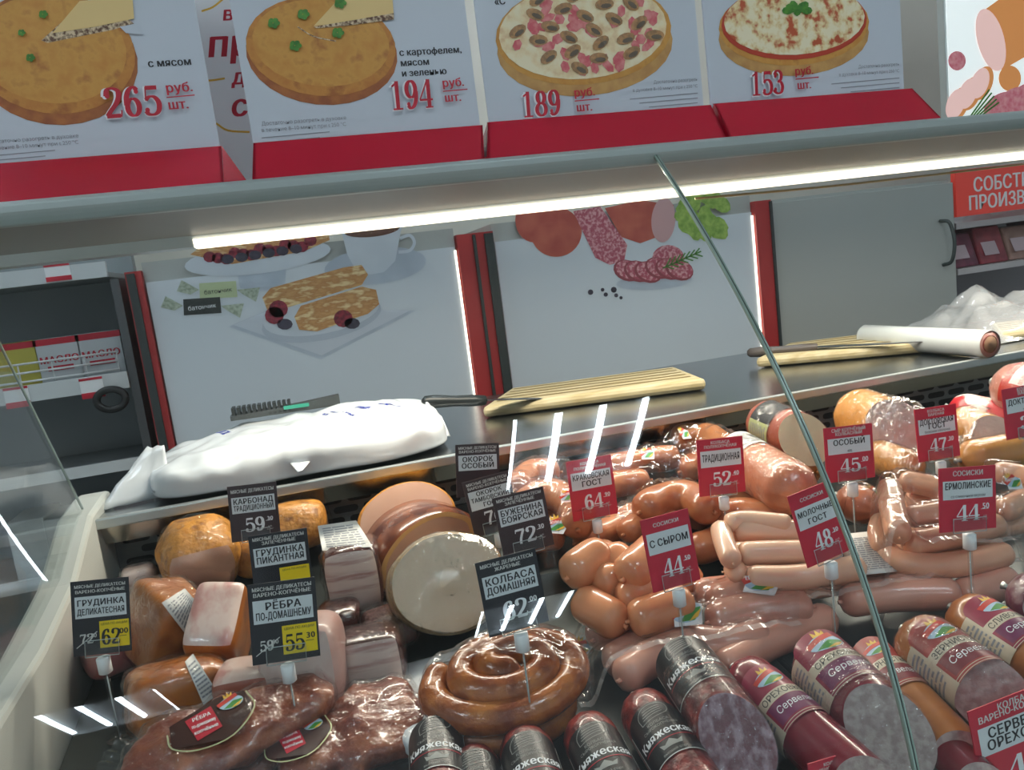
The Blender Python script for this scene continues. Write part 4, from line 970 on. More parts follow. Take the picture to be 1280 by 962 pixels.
# ------------------------------------------------------------------ frankfurters
def sg(pts, h, R, m, label, grp, **k):
    hs = h if isinstance(h, (list, tuple)) else [h] * len(pts)
    return sausage([G(x, y, hh) for (x, y), hh in zip(pts, hs)], R, m, label, grp, 'frankfurter', 'frankfurter', **k)
gm = 'pale milk frankfurters in a heap'
sg([(917, 662), (975, 663), (1045, 668)], .098, .0142, SKIN['milk'], 'pale frankfurter lying highest and farthest back in the milk frankfurter heap', gm)
sg([(923, 692), (980, 690), (1050, 690)], .086, .0145, SKIN['milk'], 'pale frankfurter in the middle of the three long ones left of the tilted price card', gm)
sg([(933, 722), (1000, 721), (1080, 708)], .070, .0148, SKIN['milk'], 'long pale frankfurter lying foremost in the milk frankfurter heap', gm)
sg([(900, 657), (906, 680), (916, 704)], [.100, .096, .09], .0128, SKIN['milk'], 'short upright pale frankfurter at the left end of the milk heap', gm)
sg([(915, 703), (922, 716), (930, 724)], [.074, .070, .066], .0125, SKIN['milk'], 'pale frankfurter end peeping out below the short upright one', gm, knots=(0, 0))
sg([(908, 655), (930, 650), (990, 655)], .108, .012, SKIN['milk'], 'pale frankfurter mostly hidden at the back of the milk heap', gm)
for k, (pts, h) in enumerate([([(925, 690), (985, 700), (1050, 690)], .055), ([(930, 668), (990, 680), (1055, 680)], .07), ([(905, 715), (960, 712), (1040, 702)], .036), ([(900, 690), (960, 690), (1030, 685)], .028), ([(930, 735), (1000, 735), (1070, 725)], .042)]):
    sg(pts, h, .0142, SKIN['milk'], 'pale frankfurter in the lower layers of the milk heap, ' + ('second layer near the front', 'second layer near the back', 'third layer near the front', 'bottom layer near the back', 'directly under the foremost long one')[k], gm)
gs = 'thick cheese frankfurters in a heap'
sg([(709, 722), (732, 704), (758, 687)], [.088, .092, .096], .0235, SKIN['shpik'], 'thick orange frankfurter sloping at the far left of the cheese heap', gs)
sg([(761, 688), (775, 700), (792, 716)], [.094, .09, .082], .0195, SKIN['shpik'], 'short thick frankfurter tied to the far left one in the cheese heap', gs)
sg([(780, 724), (806, 700), (832, 676)], [.092, .096, .100], .0235, SKIN['shpik'], 'thick frankfurter rising behind the red card with cheese sausages', gs)
sg([(776, 730), (757, 722), (742, 710)], [.080, .078, .074], .0205, SKIN['shpik'], 'thick frankfurter with its tied end facing front in the cheese heap', gs)
sg([(770, 752), (800, 743), (828, 728)], [.066, .068, .07], .0215, SKIN['shpik'], 'thick frankfurter lying in the middle under the tied ends', gs)
sg([(722, 748), (748, 763), (780, 782)], [.062, .060, .056], .0225, SKIN['shpik'], 'thick glossy frankfurter sloping down at the front left of the cheese heap', gs)
sg([(786, 776), (820, 766), (862, 748)], [.060, .062, .064], .0225, SKIN['shpik'], 'thick glossy frankfurter foremost under the red card with cheese sausages', gs)
sg([(735, 725), (750, 740), (770, 755)], .05, .02, SKIN['shpik'], 'thick frankfurter deep inside the cheese heap', gs, knots=(0, 0))
for k, (pts, h) in enumerate([([(715, 715), (740, 700), (770, 690)], .045), ([(760, 720), (790, 708), (830, 690)], .05), ([(745, 745), (780, 740), (815, 728)], .032), ([(820, 740), (845, 728), (870, 715)], .045)]):
    sg(pts, h, .0215, SKIN['shpik'], 'thick frankfurter in the lower layer of the cheese heap, ' + ('at the far left', 'behind the middle', 'in the middle', 'right of the red card')[k], gs)
ge = 'cream frankfurters in an open film bag'
sg([(1111, 606), (1116, 638), (1124, 672)], [.118, .112, .104], .0150, SKIN['erm'], 'upright frankfurter at the left end of the cream frankfurter bag', ge)
sg([(1124, 600), (1160, 607), (1215, 622)], .112, .0142, SKIN['erm'], 'frankfurter sloping behind the top of the cream sausage card', ge)
sg([(1133, 647), (1175, 640), (1235, 632)], .096, .0138, SKIN['erm'], 'frankfurter pointing left under the upper one in the cream bag', ge)
sg([(1130, 680), (1180, 672), (1252, 654)], .084, .0150, SKIN['erm'], 'frankfurter just above the longest curved one in the cream bag', ge)
sg([(1104, 688), (1130, 704), (1190, 706), (1262, 690)], .064, .0150, SKIN['erm'], 'longest curved frankfurter at the bottom of the cream bag', ge)
sg([(1104, 648), (1100, 668), (1108, 690)], [.084, .078, .07], .0145, SKIN['erm'], 'frankfurter tucked behind the upright one at the left of the cream bag', ge, knots=(0, 0))
sg([(1252, 640), (1275, 628), (1300, 618)], .098, .0150, SKIN['erm'], 'frankfurter sticking out right of the cream sausage card, lower one', ge)
sg([(1240, 590), (1262, 592), (1300, 600)], .112, .0145, SKIN['erm'], 'frankfurter sticking out right of the cream sausage card, upper one', ge)
for k, (pts, h) in enumerate([([(1115, 640), (1165, 650), (1230, 645)], .066), ([(1120, 668), (1180, 676), (1250, 672)], .052), ([(1110, 690), (1160, 694), (1240, 690)], .036), ([(1130, 625), (1180, 630), (1250, 630)], .082), ([(1240, 660), (1275, 652), (1310, 640)], .07)]):
    sg(pts, h, .0145, SKIN['erm'], 'frankfurter in the lower layers of the cream bag, ' + ('second layer at the back', 'second layer at the front', 'bottom layer', 'second layer behind the card', 'at the right edge')[k], ge)
gp = 'pink frankfurters lying in sealed film bags'
for i, (pts, h, R, lb) in enumerate([
 ([(886, 754), (935, 742), (1000, 738)], .045, .0195, 'pink frankfurter under film directly below the longest milk one'),
 ([(886, 778), (940, 762), (1015, 758)], .040, .0205, 'pink frankfurter under film beside the emblem sticker, front one'),
 ([(868, 742), (900, 738), (960, 732)], .040, .0175, 'pink frankfurter under film between the two heaps'),
 ([(742, 800), (760, 786), (785, 775)], .030, .0205, 'pink frankfurter under film just below the glossy front left thick one'),
 ([(760, 832), (788, 815), (830, 790)], .024, .0205, 'pink frankfurter under film sloping up in the front left bag'),
 ([(775, 850), (815, 822), (870, 800)], .034, .0195, 'broad pink frankfurter foremost in the front left film bag'),
 ([(850, 800), (905, 806), (960, 792)], .026, .0205, 'pink frankfurter with its rounded end above the dark red servelat'),
 ([(900, 838), (960, 802), (1040, 770)], .020, .0195, 'pink frankfurter sloping right behind the dark red servelat'),
 ([(1052, 752), (1110, 744), (1200, 742)], .040, .0190, 'pink frankfurter under film right of the glass seam, lower one'),
 ([(1050, 728), (1090, 730), (1150, 736)], .040, .0175, 'pink frankfurter under film by the glass seam, upper one'),
 ([(1195, 745), (1225, 738), (1265, 722)], .036, .0190, 'pink frankfurter under film below the white card rod at the right')]):
    sg(pts, h, R, SKIN['pink'], lb, gp)
# ------------------------------------------------------------------ smoked rings and loaves at the back
gk = 'smoked ring sausages in film bags at the back'
def ring(pts, h, R, m, lb, lump=.12): 
    hs = h if isinstance(h, (list, tuple)) else [h] * len(pts)
    return sausage([G(x, y, hh) for (x, y), hh in zip(pts, hs)], R, m, lb, gk, 'ring_sausage', 'smoked sausage', lump=lump)
ring([(652, 656), (660, 628), (690, 618), (716, 634), (722, 662)], [.07, .075, .08, .075, .07], .0235, SKIN['krak'], 'bent smoked sausage behind the dark card with price 72')
ring([(645, 612), (664, 592), (700, 590)], .085, .022, SKIN['krak'], 'smoked sausage end behind the card with the glare strip')
ring([(640, 690), (668, 672), (706, 668)], .05, .0215, SKIN['krak'], 'smoked sausage low between the dark cards and the red 64 card')
ring([(800, 640), (826, 624), (860, 622), (892, 640)], .075, .0235, SKIN['krak'], 'bent smoked sausage right of the red 64 card')
ring([(780, 668), (800, 655), (850, 650)], .05, .0185, SKIN['krak'], 'smoked sausage in shadow under the bent one by the red 64 card')
ring([(745, 588), (790, 578), (850, 570)], .062, .021, SKIN['krak'], 'smoked sausage lying flat in its bag below the shelf edge')
ring([(890, 648), (925, 640), (985, 650)], .05, .0225, SKIN['krak'], 'brown smoked sausage lying under the orange loaf with a paper label')
ring([(838, 548), (880, 545), (925, 570)], .08, .024, SKIN['orange'], 'dark amber smoked sausage under film behind the red 52 card')
ring([(735, 620), (770, 606), (812, 600)], .045, .022, SKIN['krak'], 'smoked sausage under film between the red 64 card and the bent one', lump=.1)
ring([(700, 595), (735, 588), (775, 578)], .05, .022, SKIN['krak'], 'smoked sausage lying against the grille behind the red 64 card')
ring([(850, 590), (880, 580), (930, 590)], .045, .022, SKIN['krak'], 'smoked sausage low behind the red 52 card')
ring([(720, 680), (760, 665), (800, 640)], .03, .022, SKIN['krak'], 'smoked sausage deep in shadow behind the thick cheese frankfurters')
ring([(860, 690), (900, 676), (930, 650)], .03, .022, SKIN['krak'], 'smoked sausage deep in shadow left of the milk frankfurters')
ring([(640, 650), (660, 640), (690, 640)], .03, .022, SKIN['krak'], 'smoked sausage at the bottom behind the 72 card')
for k, (pts, h, R) in enumerate([([(665, 655), (700, 645), (730, 650)], .035, .022), ([(815, 650), (850, 640), (890, 650)], .035, .022), ([(905, 600), (945, 615), (985, 640)], .042, .028), ([(850, 570), (890, 570), (930, 590)], .045, .022), ([(950, 560), (985, 575), (1020, 590)], .055, .03), ([(1070, 552), (1105, 568), (1140, 580)], .052, .03), ([(1190, 560), (1225, 570), (1265, 575)], .045, .028), ([(1250, 520), (1280, 520), (1320, 525)], .06, .032)]):
    ring(pts, h, R, SKIN['krak'] if k < 4 else SKIN['dokt'], 'sausage lying in the layer ' + ('under the bent one behind the 72 card', 'under the bent one right of the 64 card', 'under the loaf with the paper label', 'under the dark amber one', 'under the cheese loaf', 'under the pale cut loaf', 'under the amber cut one', 'under the fat pink loaf')[k], lump=.06)
A, B = P2((908, 562), (1008, 622), .098, .095)
o = loaf(A, B, .038, None, SKIN['trad'], None, 'plump smoked loaf with a white paper label beside the red 52 card', 'smoked sausage', 'smoked_loaf', None, 1.0, .05, roundB=True, film=FILM)
p = Print(); rect_n(p, 'paper_label', PAPL, -.05, -.02, .055, .028, 0, 18); greek(p, -.02, -.015, .035, .02, 8, 1)
for i in range(14): p.rect('bar_print', INK, .036, -.012 + i * .0022, .05, -.012 + i * .0022 + (.0007 if i % 3 else .0014), 1)
p.refine(.0025).emit(o.t, wrapmap(o, .055, -.15, .0012))
A, B = P2((945, 522), (1006, 549), .118, .118)
o = loaf(A, B, .0365, axcut(A, B, .8, .45), SKIN['cheese'], CUT['cheese'], 'smoked cheese loaf with a cream coloured cut face and black label', 'cheese', 'cheese_loaf', None, .9, .03, film=FILM, facelift=.001)
p = Print(); rect_n(p, 'dark_label', INK, -.02, -.022, .03, .022, 0, 14); rect_n(p, 'green_label', mat('pale_green_label', 'A9B27C', .4), -.06, -.022, -.019, .022, 0, 12); greek(p, -.055, -.018, -.024, .018, 8, 1); p.text('dark_label_lettering', GRYL, 'СЫР', .005, 0, .008, 1, bold=1); p.refine(.0025).emit(o.t, wrapmap(o, .052, .1, .0012))
A, B = P2((1058, 512), (1122, 538), .120, .122)
o = loaf(A, B, .0425, axcut(A, B, .8, .5), SKIN['dokt'], CUT['dokt'], 'amber cooked sausage loaf with a pale shiny cut face below the shelf edge', 'cooked sausage', 'sausage_loaf', None, .8, .03, film=FILM, facelift=.001)
A, B = P2((1190, 528), (1245, 550), .095, .095)
loaf(A, B, .034, axcut(A, B, .8, .4), SKIN['dokt'], CUT['dokt'], 'amber cooked sausage with pale cut face, right of the red 47 card', 'cooked sausage', 'sausage_loaf', None, .8, .03, film=FILM)
A, B = P2((1245, 478), (1330, 500), .135, .135)
o = loaf(A, B, .042, None, mat('pink_loaf', 'C98A78', .3, c2='C07E70', scale=14, coat=.4), None, 'fat pink cooked loaf with a red and white label at the right edge', 'cooked sausage', 'sausage_loaf', None, 1.0, .04, roundB=True, film=FILM)
p = Print(); rect_n(p, 'red_label', LRED, -.05, -.04, .06, .025, 0, 18); rect_n(p, 'white_patch', PAPL, -.018, -.02, .02, .012, .5, 10); p.text('red_label_lettering', LRED, 'ДОКТОРСКАЯ', 0, -.008, .006, 1, bold=1, maxw=.034); p.refine(.0025).emit(o.t, wrapmap(o, .062, .2, .001))
A, B = P2((1188, 508), (1290, 530), .085, .085)
loaf(A, B, .028, None, mat('red_white_wrap', 'B5242C', .3, c2='E3D8D0', scale=16, lo=.48, hi=.52), None, 'red and white wrapped sausage behind the amber cut one', 'cooked sausage', 'sausage_loaf', None, 1.0, .04, roundB=True)
A, B = P2((1085, 566), (1150, 590), .085, .09)
loaf(A, B, .026, None, SKIN['dokt'], None, 'small amber sausage lying under the pale cut loaf beside the red 45 card', 'cooked sausage', 'sausage_loaf', None, 1.0, .04, roundB=True, film=FILM)
A, B = P2((1200, 575), (1280, 560), .08, .08)
loaf(A, B, .026, None, SKIN['dokt'], None, 'amber sausage in crumpled film behind the cream sausage card', 'cooked sausage', 'sausage_loaf', None, 1.0, .04, roundB=True, film=FILM)
A, B = P2((1050, 620), (1095, 640), .06, .06)
loaf(A, B, .026, None, SKIN['trad'], None, 'brown sausage end in film below the red 45 card', 'smoked sausage', 'smoked_loaf', None, 1.0, .06, roundB=True, film=FILM)
# ------------------------------------------------------------------ hams, bacon, coils at the left
def block(px, h, hx, hy, hz, yaw, m, cuts, label, cat, name, e=5, amp=.004, sc=22, seed=0, tilt=(0, 0), warp=None, film=None, d=None, group=None, n=10):
    c = G(px[0], px[1], h) if d is None else ADp(px[0], px[1], d)
    ex, ey = rotz(yaw); ez = UZ.copy()
    M = Matrix.Rotation(tilt[0], 3, ex) @ Matrix.Rotation(tilt[1], 3, ey); ex, ey, ez = M @ ex, M @ ey, M @ ez
    t = thing(name, label, cat, c - Vector((0, 0, hz)), group)
    f = sbox(c, ex, ey, ez, hx, hy, hz, e, n, amp, sc, seed, warp)
    keys = set(f) - set(cuts)
    obj('rind', weld(merge(f, keys)), m, t)
    for k, (nm, cm) in cuts.items(): obj(nm, weld(merge(f, [k])), cm, t)
    if film:
        g = sbox(c, ex, ey, ez, hx + .002, hy + .002, hz + .002, e, n + 6, .004, 60, seed + 5, warp); obj('film_wrap', weld(merge(g)), film, t)
    return t, c, ex, ey, ez
def sticker(t, c, ex, ey, w_, h_, lab=True, m=None, nz=None, part='paper_label', bend=0):
    n_ = ex.cross(ey).normalized(); p = Print(); p.rect(part, m or PAPL, -w_ / 2, -h_ / 2, w_ / 2, h_ / 2, 0, 6)
    if lab: greek(p, -w_ * .42, -h_ * .4, w_ * .42, h_ * .4, max(4, int(h_ / .005)), 1)
    p.emit(t, lambda u, v, z: c + ex * u + ey * v + n_ * (.0004 * z + bend * (1 - (2 * u / w_) ** 2)))
def qsticker(t, q, n=8):
    # a paper label lying on the outside of the piece
    trees = [BVHTree.FromPolygons([list(v.co + t.location) for v in ch.data.vertices], [list(f.vertices) for f in ch.data.polygons]) for ch in t.children]
    def at(x, y):
        r = ray(x, y).normalized(); best = 9
        for b in trees:
            h = b.ray_cast(CAM, r)
            if h[0]: best = min(best, h[3])
        return best
    D = {}
    for i in range(n + 1):
        for j in range(n + 1):
            a, b = i / n, j / n
            x = (q[0][0] * (1 - a) + q[1][0] * a) * b + (q[3][0] * (1 - a) + q[2][0] * a) * (1 - b); y = (q[0][1] * (1 - a) + q[1][1] * a) * b + (q[3][1] * (1 - a) + q[2][1] * a) * (1 - b)
            D[i, j] = [x, y, at(x, y)]
    ok = sorted(v[2] for v in D.values() if v[2] < 9); md = ok[len(ok) // 2]; c1 = [0, 0, 0]
    for v in D.values():
        v[2] = min(v[2], md + .03)
    for _ in range(3):
        D = {k: [v[0], v[1], sum(D[a, b][2] for a in range(max(0, k[0] - 1), min(n, k[0] + 1) + 1) for b in range(max(0, k[1] - 1), min(n, k[1] + 1) + 1)) / ((min(n, k[0] + 1) - max(0, k[0] - 1) + 1) * (min(n, k[1] + 1) - max(0, k[1] - 1) + 1))] for k, v in D.items()}
    def fn(u, v, z):
        i, j = min(n - 1, int(u * n)), min(n - 1, int(v * n)); a, b = u * n - i, v * n - j
        w = [D[i, j][k] * (1 - a) * (1 - b) + D[i + 1, j][k] * a * (1 - b) + D[i, j + 1][k] * (1 - a) * b + D[i + 1, j + 1][k] * a * b for k in range(3)]
        return CAM + ray(w[0], w[1]).normalized() * (w[2] - .0035 - .0004 * z)
    obj('paper_label', MB().grid(lambda i, j: fn(i, j, 0), n, n), PAPL, t)
    p = Print(); greek(p, .1, .1, .9, .9, 9, 1); p.emit(t, fn)
RIND = mat('smoked_rind', 'A9602A', .3, c2='8A4618', scale=18, coat=.5, c3='B9702F', sss=.05); FAT = mat('pork_fat_face', 'D9BBB0', .35, c2='C48E86', scale=22, stretch=(1.6, 1, 1), coat=.4, c3='DCC6BC', lo=.3, hi=.62)
BELLY = mat('belly_layers', 'E8D2C6', .3, c2='9A504A', scale=30, stretch=(.3, .3, 2.2), coat=.4, c3='E0CCC0', lo=.38, hi=.68); HAMC = mat('ham_cut', 'CCA088', .35, c2='C0927A', scale=14, coat=.4, sss=.1); HAMW = mat('pale_ham_cut', 'E8D2B6', .35, c2='DABE9E', scale=10, coat=.4, sss=.1, bump=.2, bscale=30)
SPICE = mat('spiced_crust', 'B9782C', .45, c2='8A5420', scale=70, c3='C98A38', bump=.6, bscale=110, lo=.3, hi=.7); SMOKE = mat('smoked_skin', '4A1A10', .25, c2='96522A', scale=24, coat=.6, lo=.35, hi=.7); WHAM = mat('white_ham_skin', 'BEA27A', .4, c2='A88A5C', scale=20, coat=.4)
DARKM = mat('dark_smoked_meat', '3A1A16', .25, c2='5E2A20', scale=20, coat=.7)
# baked loins at the back
t, c, ex, ey, ez = block((250, 694), .058, .052, .05, .052, .2, SPICE, {'-y': ('cut_face', HAMC)}, 'spiced golden baked pork loin with a pink cut face, at the back left', 'baked ham', 'baked_ham', 2.8, .007, 30, 1, (.42, 0), film=FILM)
t, c, ex, ey, ez = block((372, 656), .052, .044, .05, .036, -.2, SPICE, {}, 'spiced golden baked pork loin behind the card with price 59', 'baked ham', 'baked_ham', 3, .008, 26, 2, (-.2, 0), film=FILM)
t, c, ex, ey, ez = block((322, 690), .03, .032, .04, .03, -.2, SPICE, {}, 'golden baked piece in film tucked behind the two spiced loins', 'baked ham', 'baked_ham', 3, .006, 26, 4, film=FILM)
# bacon slabs
t, c, ex, ey, ez = block((206, 780), .062, .033, .045, .046, .55, RIND, {}, 'orange smoked brisket with a white label leaning behind the 62 card', 'smoked brisket', 'smoked_brisket', 6.5, .003, 20, 3, (.25, .35), film=FILM)
qsticker(t, [(202, 753), (231, 735), (246, 752), (237, 799)])
t, c, ex, ey, ez = block((276, 788), .060, .029, .043, .044, -.3, RIND, {'+z': ('cut_face', FAT)}, 'tall smoked brisket showing a pale pink fatty face, left of the 55 card', 'smoked brisket', 'smoked_brisket', 8, .003, 20, 5, (.62, .2))
t, c, ex, ey, ez = block((222, 868), .032, .05, .04, .034, .35, RIND, {}, 'orange smoked brisket lying in front under the tall fatty one', 'smoked brisket', 'smoked_brisket', 4.5, .004, 20, 6, (-.1, .1), film=FILM)
qsticker(t, [(231, 828), (241, 818), (273, 868), (254, 881)])
t, c, ex, ey, ez = block((311, 868), .034, .030, .032, .034, -.1, mat('pink_cured_meat', 'A8604C', .3, c2='94503E', scale=16, coat=.4), {'+z': ('fat_top', FAT)}, 'pinkish brown cured block under the 55 card', 'cured meat', 'cured_block', 6, .003, 20, 7)
t, c, ex, ey, ez = block((382, 832), .040, .042, .04, .050, -.2, mat('pale_fat_rind', 'CDAFA6', .35, c2='B98E86', scale=14, coat=.4), {'-y': ('cut_face', FAT)}, 'pale pink fatty slab behind the 55 card rod', 'smoked brisket', 'smoked_brisket', 5, .004, 20, 8, (-.2, 0))
t, c, ex, ey, ez = block((145, 800), .03, .04, .05, .03, .4, mat('pink_pack', 'B97A78', .3, c2='A8605E', scale=14), {}, 'pink meat in crumpled film behind the 62 card', 'cured meat', 'cured_block', 4, .006, 26, 9, film=FILM2)
t, c, ex, ey, ez = block((176, 728), .03, .024, .03, .026, .2, mat('whitish_film_meat', 'B9AAA4', .3, c2='A58E88', scale=14), {}, 'whitish film wrapped piece in the back left corner beside the grille', 'cured meat', 'cured_block', 4, .006, 26, 10, film=FILM2)
# vacuum packed bellies
t, c, ex, ey, ez = block((442, 716), .055, .037, .036, .044, -.1, DARKM, {'-y': ('cut_face', BELLY)}, 'vacuum packed pork belly with pink layers and a white paper label on top', 'pork belly', 'pork_belly', 5, .004, 24, 11, (-.02, .0), film=FILM)
qsticker(t, [(397, 657), (445, 650), (466, 683), (403, 688)])
t, c, ex, ey, ez = block((466, 818), .034, .036, .034, .030, -.1, DARKM, {'-y': ('cut_face', BELLY)}, 'small vacuum packed pork belly block on the dark deck below the labelled one', 'pork belly', 'pork_belly', 5, .003, 24, 12, (-.1, 0), film=FILM)
t, c, ex, ey, ez = block((425, 775), .024, .026, .03, .022, -.1, DARKM, {}, 'dark smoked piece squeezed left under the labelled pork belly', 'smoked meat', 'smoked_piece', 4, .004, 24, 13, film=FILM)
t, c, ex, ey, ez = block((486, 782), .022, .03, .034, .02, .2, DARKM, {}, 'dark wrinkled smoked piece between the pork bellies and the white ham', 'smoked meat', 'smoked_piece', 4, .006, 30, 14, film=FILM)
# round hams
def ham(px, d, rx, rz, dep, yaw, tilt, skin, cut, label, seed, film=None, roll=0.0, bulge=.004, rim=None):
    c = ADp(px[0], px[1], d); ex, ey = rotz(yaw); M = Matrix.Rotation(tilt, 3, ex); ey, ez = M @ ey, M @ UZ
    M2 = Matrix.Rotation(roll, 3, ey); ex, ez = M2 @ ex, M2 @ ez
    t = thing('round_ham', label, 'ham', c - Vector((0, 0, rz)), None)
    seg = 44; lv = [(0, 0.94), (.006, 1), (.03, 1.0), (dep * .5, 1.0), (dep * .8, .9), (dep * .95, .66), (dep, .3)]
    def rad(k, s_): th = 2 * math.pi * k / seg; q = 1 + .05 * noise.noise(Vector((math.cos(th) * 1.6 + seed, math.sin(th) * 1.6, seed))); return ex * (math.cos(th) * rx * q * s_) + ez * (math.sin(th) * rz * q * s_)
    vs = []
    for y, s_ in lv: vs += [c + ey * y + rad(k, s_) for k in range(seg)]
    k = len(lv); fs = [(i * seg + j, i * seg + (j + 1) % seg, (i + 1) * seg + (j + 1) % seg, (i + 1) * seg + j) for i in range(k - 1) for j in range(seg)] + [tuple(range((k - 1) * seg, k * seg))]
    obj('skin', MB().add(vs, fs), skin, t)
    if rim: obj('fat_rim', MB().add([c - ey * .0012 + rad(k, q) for q in (.945, .84) for k in range(seg)], [(j, (j + 1) % seg, seg + (j + 1) % seg, seg + j) for j in range(seg)]), rim, t)
    nr = 7; vs = [c - ey * bulge]
    for i in range(1, nr + 1): vs += [c + rad(j, 0.94 * i / nr) - ey * bulge * (1 - (i / nr) ** 2) for j in range(seg)]
    fs = [(0, 1 + j, 1 + (j + 1) % seg) for j in range(seg)] + [(1 + (i - 1) * seg + j, 1 + i * seg + j, 1 + i * seg + (j + 1) % seg, 1 + (i - 1) * seg + (j + 1) % seg) for i in range(1, nr) for j in range(seg)]
    obj('cut_face', MB().add(vs, fs), cut, t)
    if film:
        fv = []
        for y, s_ in [(-.004, .3), (-.003, .7), (-.001, .97)] + [(y + .001, s_ * 1.015) for y, s_ in lv]: fv += [c + ey * y + rad(j, s_) + Vector((0, 0, .0018 * noise.noise(Vector((j, y * 90, seed))))) for j in range(seg)]
        k = len(lv) + 3; obj('film_wrap', MB().add(fv, [(i * seg + j, i * seg + (j + 1) % seg, (i + 1) * seg + (j + 1) % seg, (i + 1) * seg + j) for i in range(k - 1) for j in range(seg)] + [tuple(range(seg))]), film, t)
    return t, c, ex, ey, ez
ham((510, 648), 1.12, .072, .052, .09, .05, -.55, SPICE, HAMC, 'round ham with golden spiced rim and pink face, topmost against the grille', 1, roll=-.1)
ham((536, 692), 1.04, .078, .052, .11, .30, .05, SMOKE, HAMC, 'dark brown smoked ham lying behind the pale oval one', 2, None, roll=-.3, bulge=.0, rim=mat('ham_fat', 'D9A86A', .35, coat=.4))
t, c, ex, ey, ez = ham((562, 730), .97, .072, .060, .085, .05, -.42, WHAM, HAMW, 'large pale oval cooked ham, the biggest pale face in the counter', 3, FILM)
# coil of roasted sausage on a white tray
tr = tag(obj('white_tray', weld(merge(sbox(G(560, 872, .0125), *rotz(.02), UZ, .062, .085, .012, 5, 8, .0, 30, 2, lambda q: [q[0], q[1], q[2]]))), PLA, origin=G(560, 872, 0)), 'white absorbent tray showing left of the coiled brown sausage', 'tray')
c0 = G(640, 850, .050)
def coil(c, rx, ry, turns, R, label, z1, seed, a0=2.6, name='coiled_sausage'):
    pts = []; n = int(turns * 18)
    for i in range(n + 1):
        k = i / n; a = a0 + 2 * math.pi * turns * k; q = 1 - .86 * k
        pts.append(c + Vector((rx * q * math.cos(a), ry * q * math.sin(a), z1 * math.sin(k * 1.57) + .30 * ry * q * math.sin(a))))
    mb, Q = sausage_mb(pts, R, 'coil', seg=14, lump=.10, seed=seed)
    t = thing(name, label, 'roasted sausage', c - Vector((0, 0, R)), 'roasted sausage coils in film'); obj('casing', mb, SKIN['coil'], t)
    d = (Q[0] - Q[1]).normalized(); obj('charred_end', MB().tube([Q[0] - d * .006, Q[0] + d * .005, Q[0] + d * .009], [.008, .006, .003], 8), mat('charred', '1C1412', .5), t)
    return t
t = coil(c0, .083, .052, 2.45, .0160, 'glossy brown sausage coiled in a spiral on a white tray', .020, 2, a0=2.4)
coil(G(645, 884, .020), .072, .040, 1.0, .0165, 'second brown sausage coil lying under the spiral one', .002, 5, a0=3.6)
# smoked rib packs
def rib_pack(c, ex, ey, hx, hy, hz, label, seed, labpos):
    ez = ex.cross(ey).normalized()
    t = thing('smoked_rib_pack', label, 'smoked ribs', c - Vector((0, 0, hz)), 'sealed packs of smoked ribs')
    f = sbox(c, ex, ey, ez, hx, hy, hz, 3.6, 24, .008, 60, seed, lambda q: [q[0], q[1] * (1 + .12 * math.sin(q[0] * 3 + seed)), q[2] * (1 + .12 * math.sin(q[0] * 9))])
    obj('meat', weld(merge(f)), RIBM, t)
    g = sbox(c, ex, ey, ez, hx + .004, hy + .004, hz + .003, 3.6, 24, .009, 55, seed, lambda q: [q[0], q[1] * (1 + .12 * math.sin(q[0] * 3 + seed)), q[2] * (1 + .12 * math.sin(q[0] * 9))])
    obj('film_wrap', weld(merge(g)), FILM, t)
    b = c - ez * hz * .45
    def skirt(i, j):
        a = i * 2 * math.pi; sx, sy = math.copysign(abs(math.cos(a)) ** .5, math.cos(a)), math.copysign(abs(math.sin(a)) ** .5, math.sin(a))
        k = 1 + j * .012 / .04
        return b + ex * sx * (hx + .018 * j) + ey * sy * (hy * 1.02 + .022 * j) + ez * (.006 * noise.noise(Vector((sx * 7, sy * 7, j * 3 + seed))) + .003 * math.sin(a * 23) * j)
    obj('sealed_edge', MB().grid(skirt, 90, 3), FILM2, t)
    p = Print(); w_, h_ = .062, .040
    p.poly('label_window', mat('dark_label_window', '3A1A14', .3, coat=.5), [(-w_, -h_ * .4), (w_ * .2, -h_ * .9), (w_, -h_ * .1), (w_ * .95, h_ * .75), (w_ * .3, h_ * .9), (-w_ * .9, h_ * .5)], 0)
    p.line('green_outline', mat('pale_green_foil', 'B9BE92', .3, .3), [(-w_, h_ * .2), (-w_, -h_ * .4), (-w_ * .5, -h_ * .85), (w_ * .3, -h_ * .85), (w_, -h_ * .1), (w_ * .98, h_ * .7)], .0022, 1)
    p.poly('red_label', LRED if False else RED, [(-w_ * .55, h_ * .45), (w_ * .1, h_ * .65), (w_ * .16, -h_ * .35), (-w_ * .45, -h_ * .5)], 1)
    for i, wd in enumerate(('РЁБРА', 'по-домашнему', 'копчёные')): p.text('red_label_lettering', WHITE, wd, -w_ * .19, h_ * (.28 - .27 * i), h_ * .15, 2, maxw=w_ * .56, shear=.1, bold=1)
    logo(p, w_ * .55, h_ * .45, w_ * .3, 1.4)
    def fn(u, v, z):
        P = labpos[0] + labpos[1] * u + labpos[2] * v; return P + ez * (.0005 * z)
    p.emit(t, fn)
    return t
RIBM = mat('smoked_rib_meat', '6A2C1E', .3, c2='A8623E', scale=38, coat=.6, c3='8A4630', bump=.9, bscale=80, lo=.3, hi=.7)
c1 = G(292, 912, .058); ex, ey = rotz(.36); ey = (Matrix.Rotation(.35, 3, ex) @ ey); ez = ex.cross(ey)
rib_pack(c1, ex, ey, .098, .034, .016, 'sealed smoked rib pack with a red label, lying on top at the lower left', 3, (c1 - ex * .018 + ez * .0215, ex * .62, ey * .72))
c2 = G(440, 915, .024); ex, ey = rotz(.22); ey = (Matrix.Rotation(.25, 3, ex) @ ey); ez = ex.cross(ey)
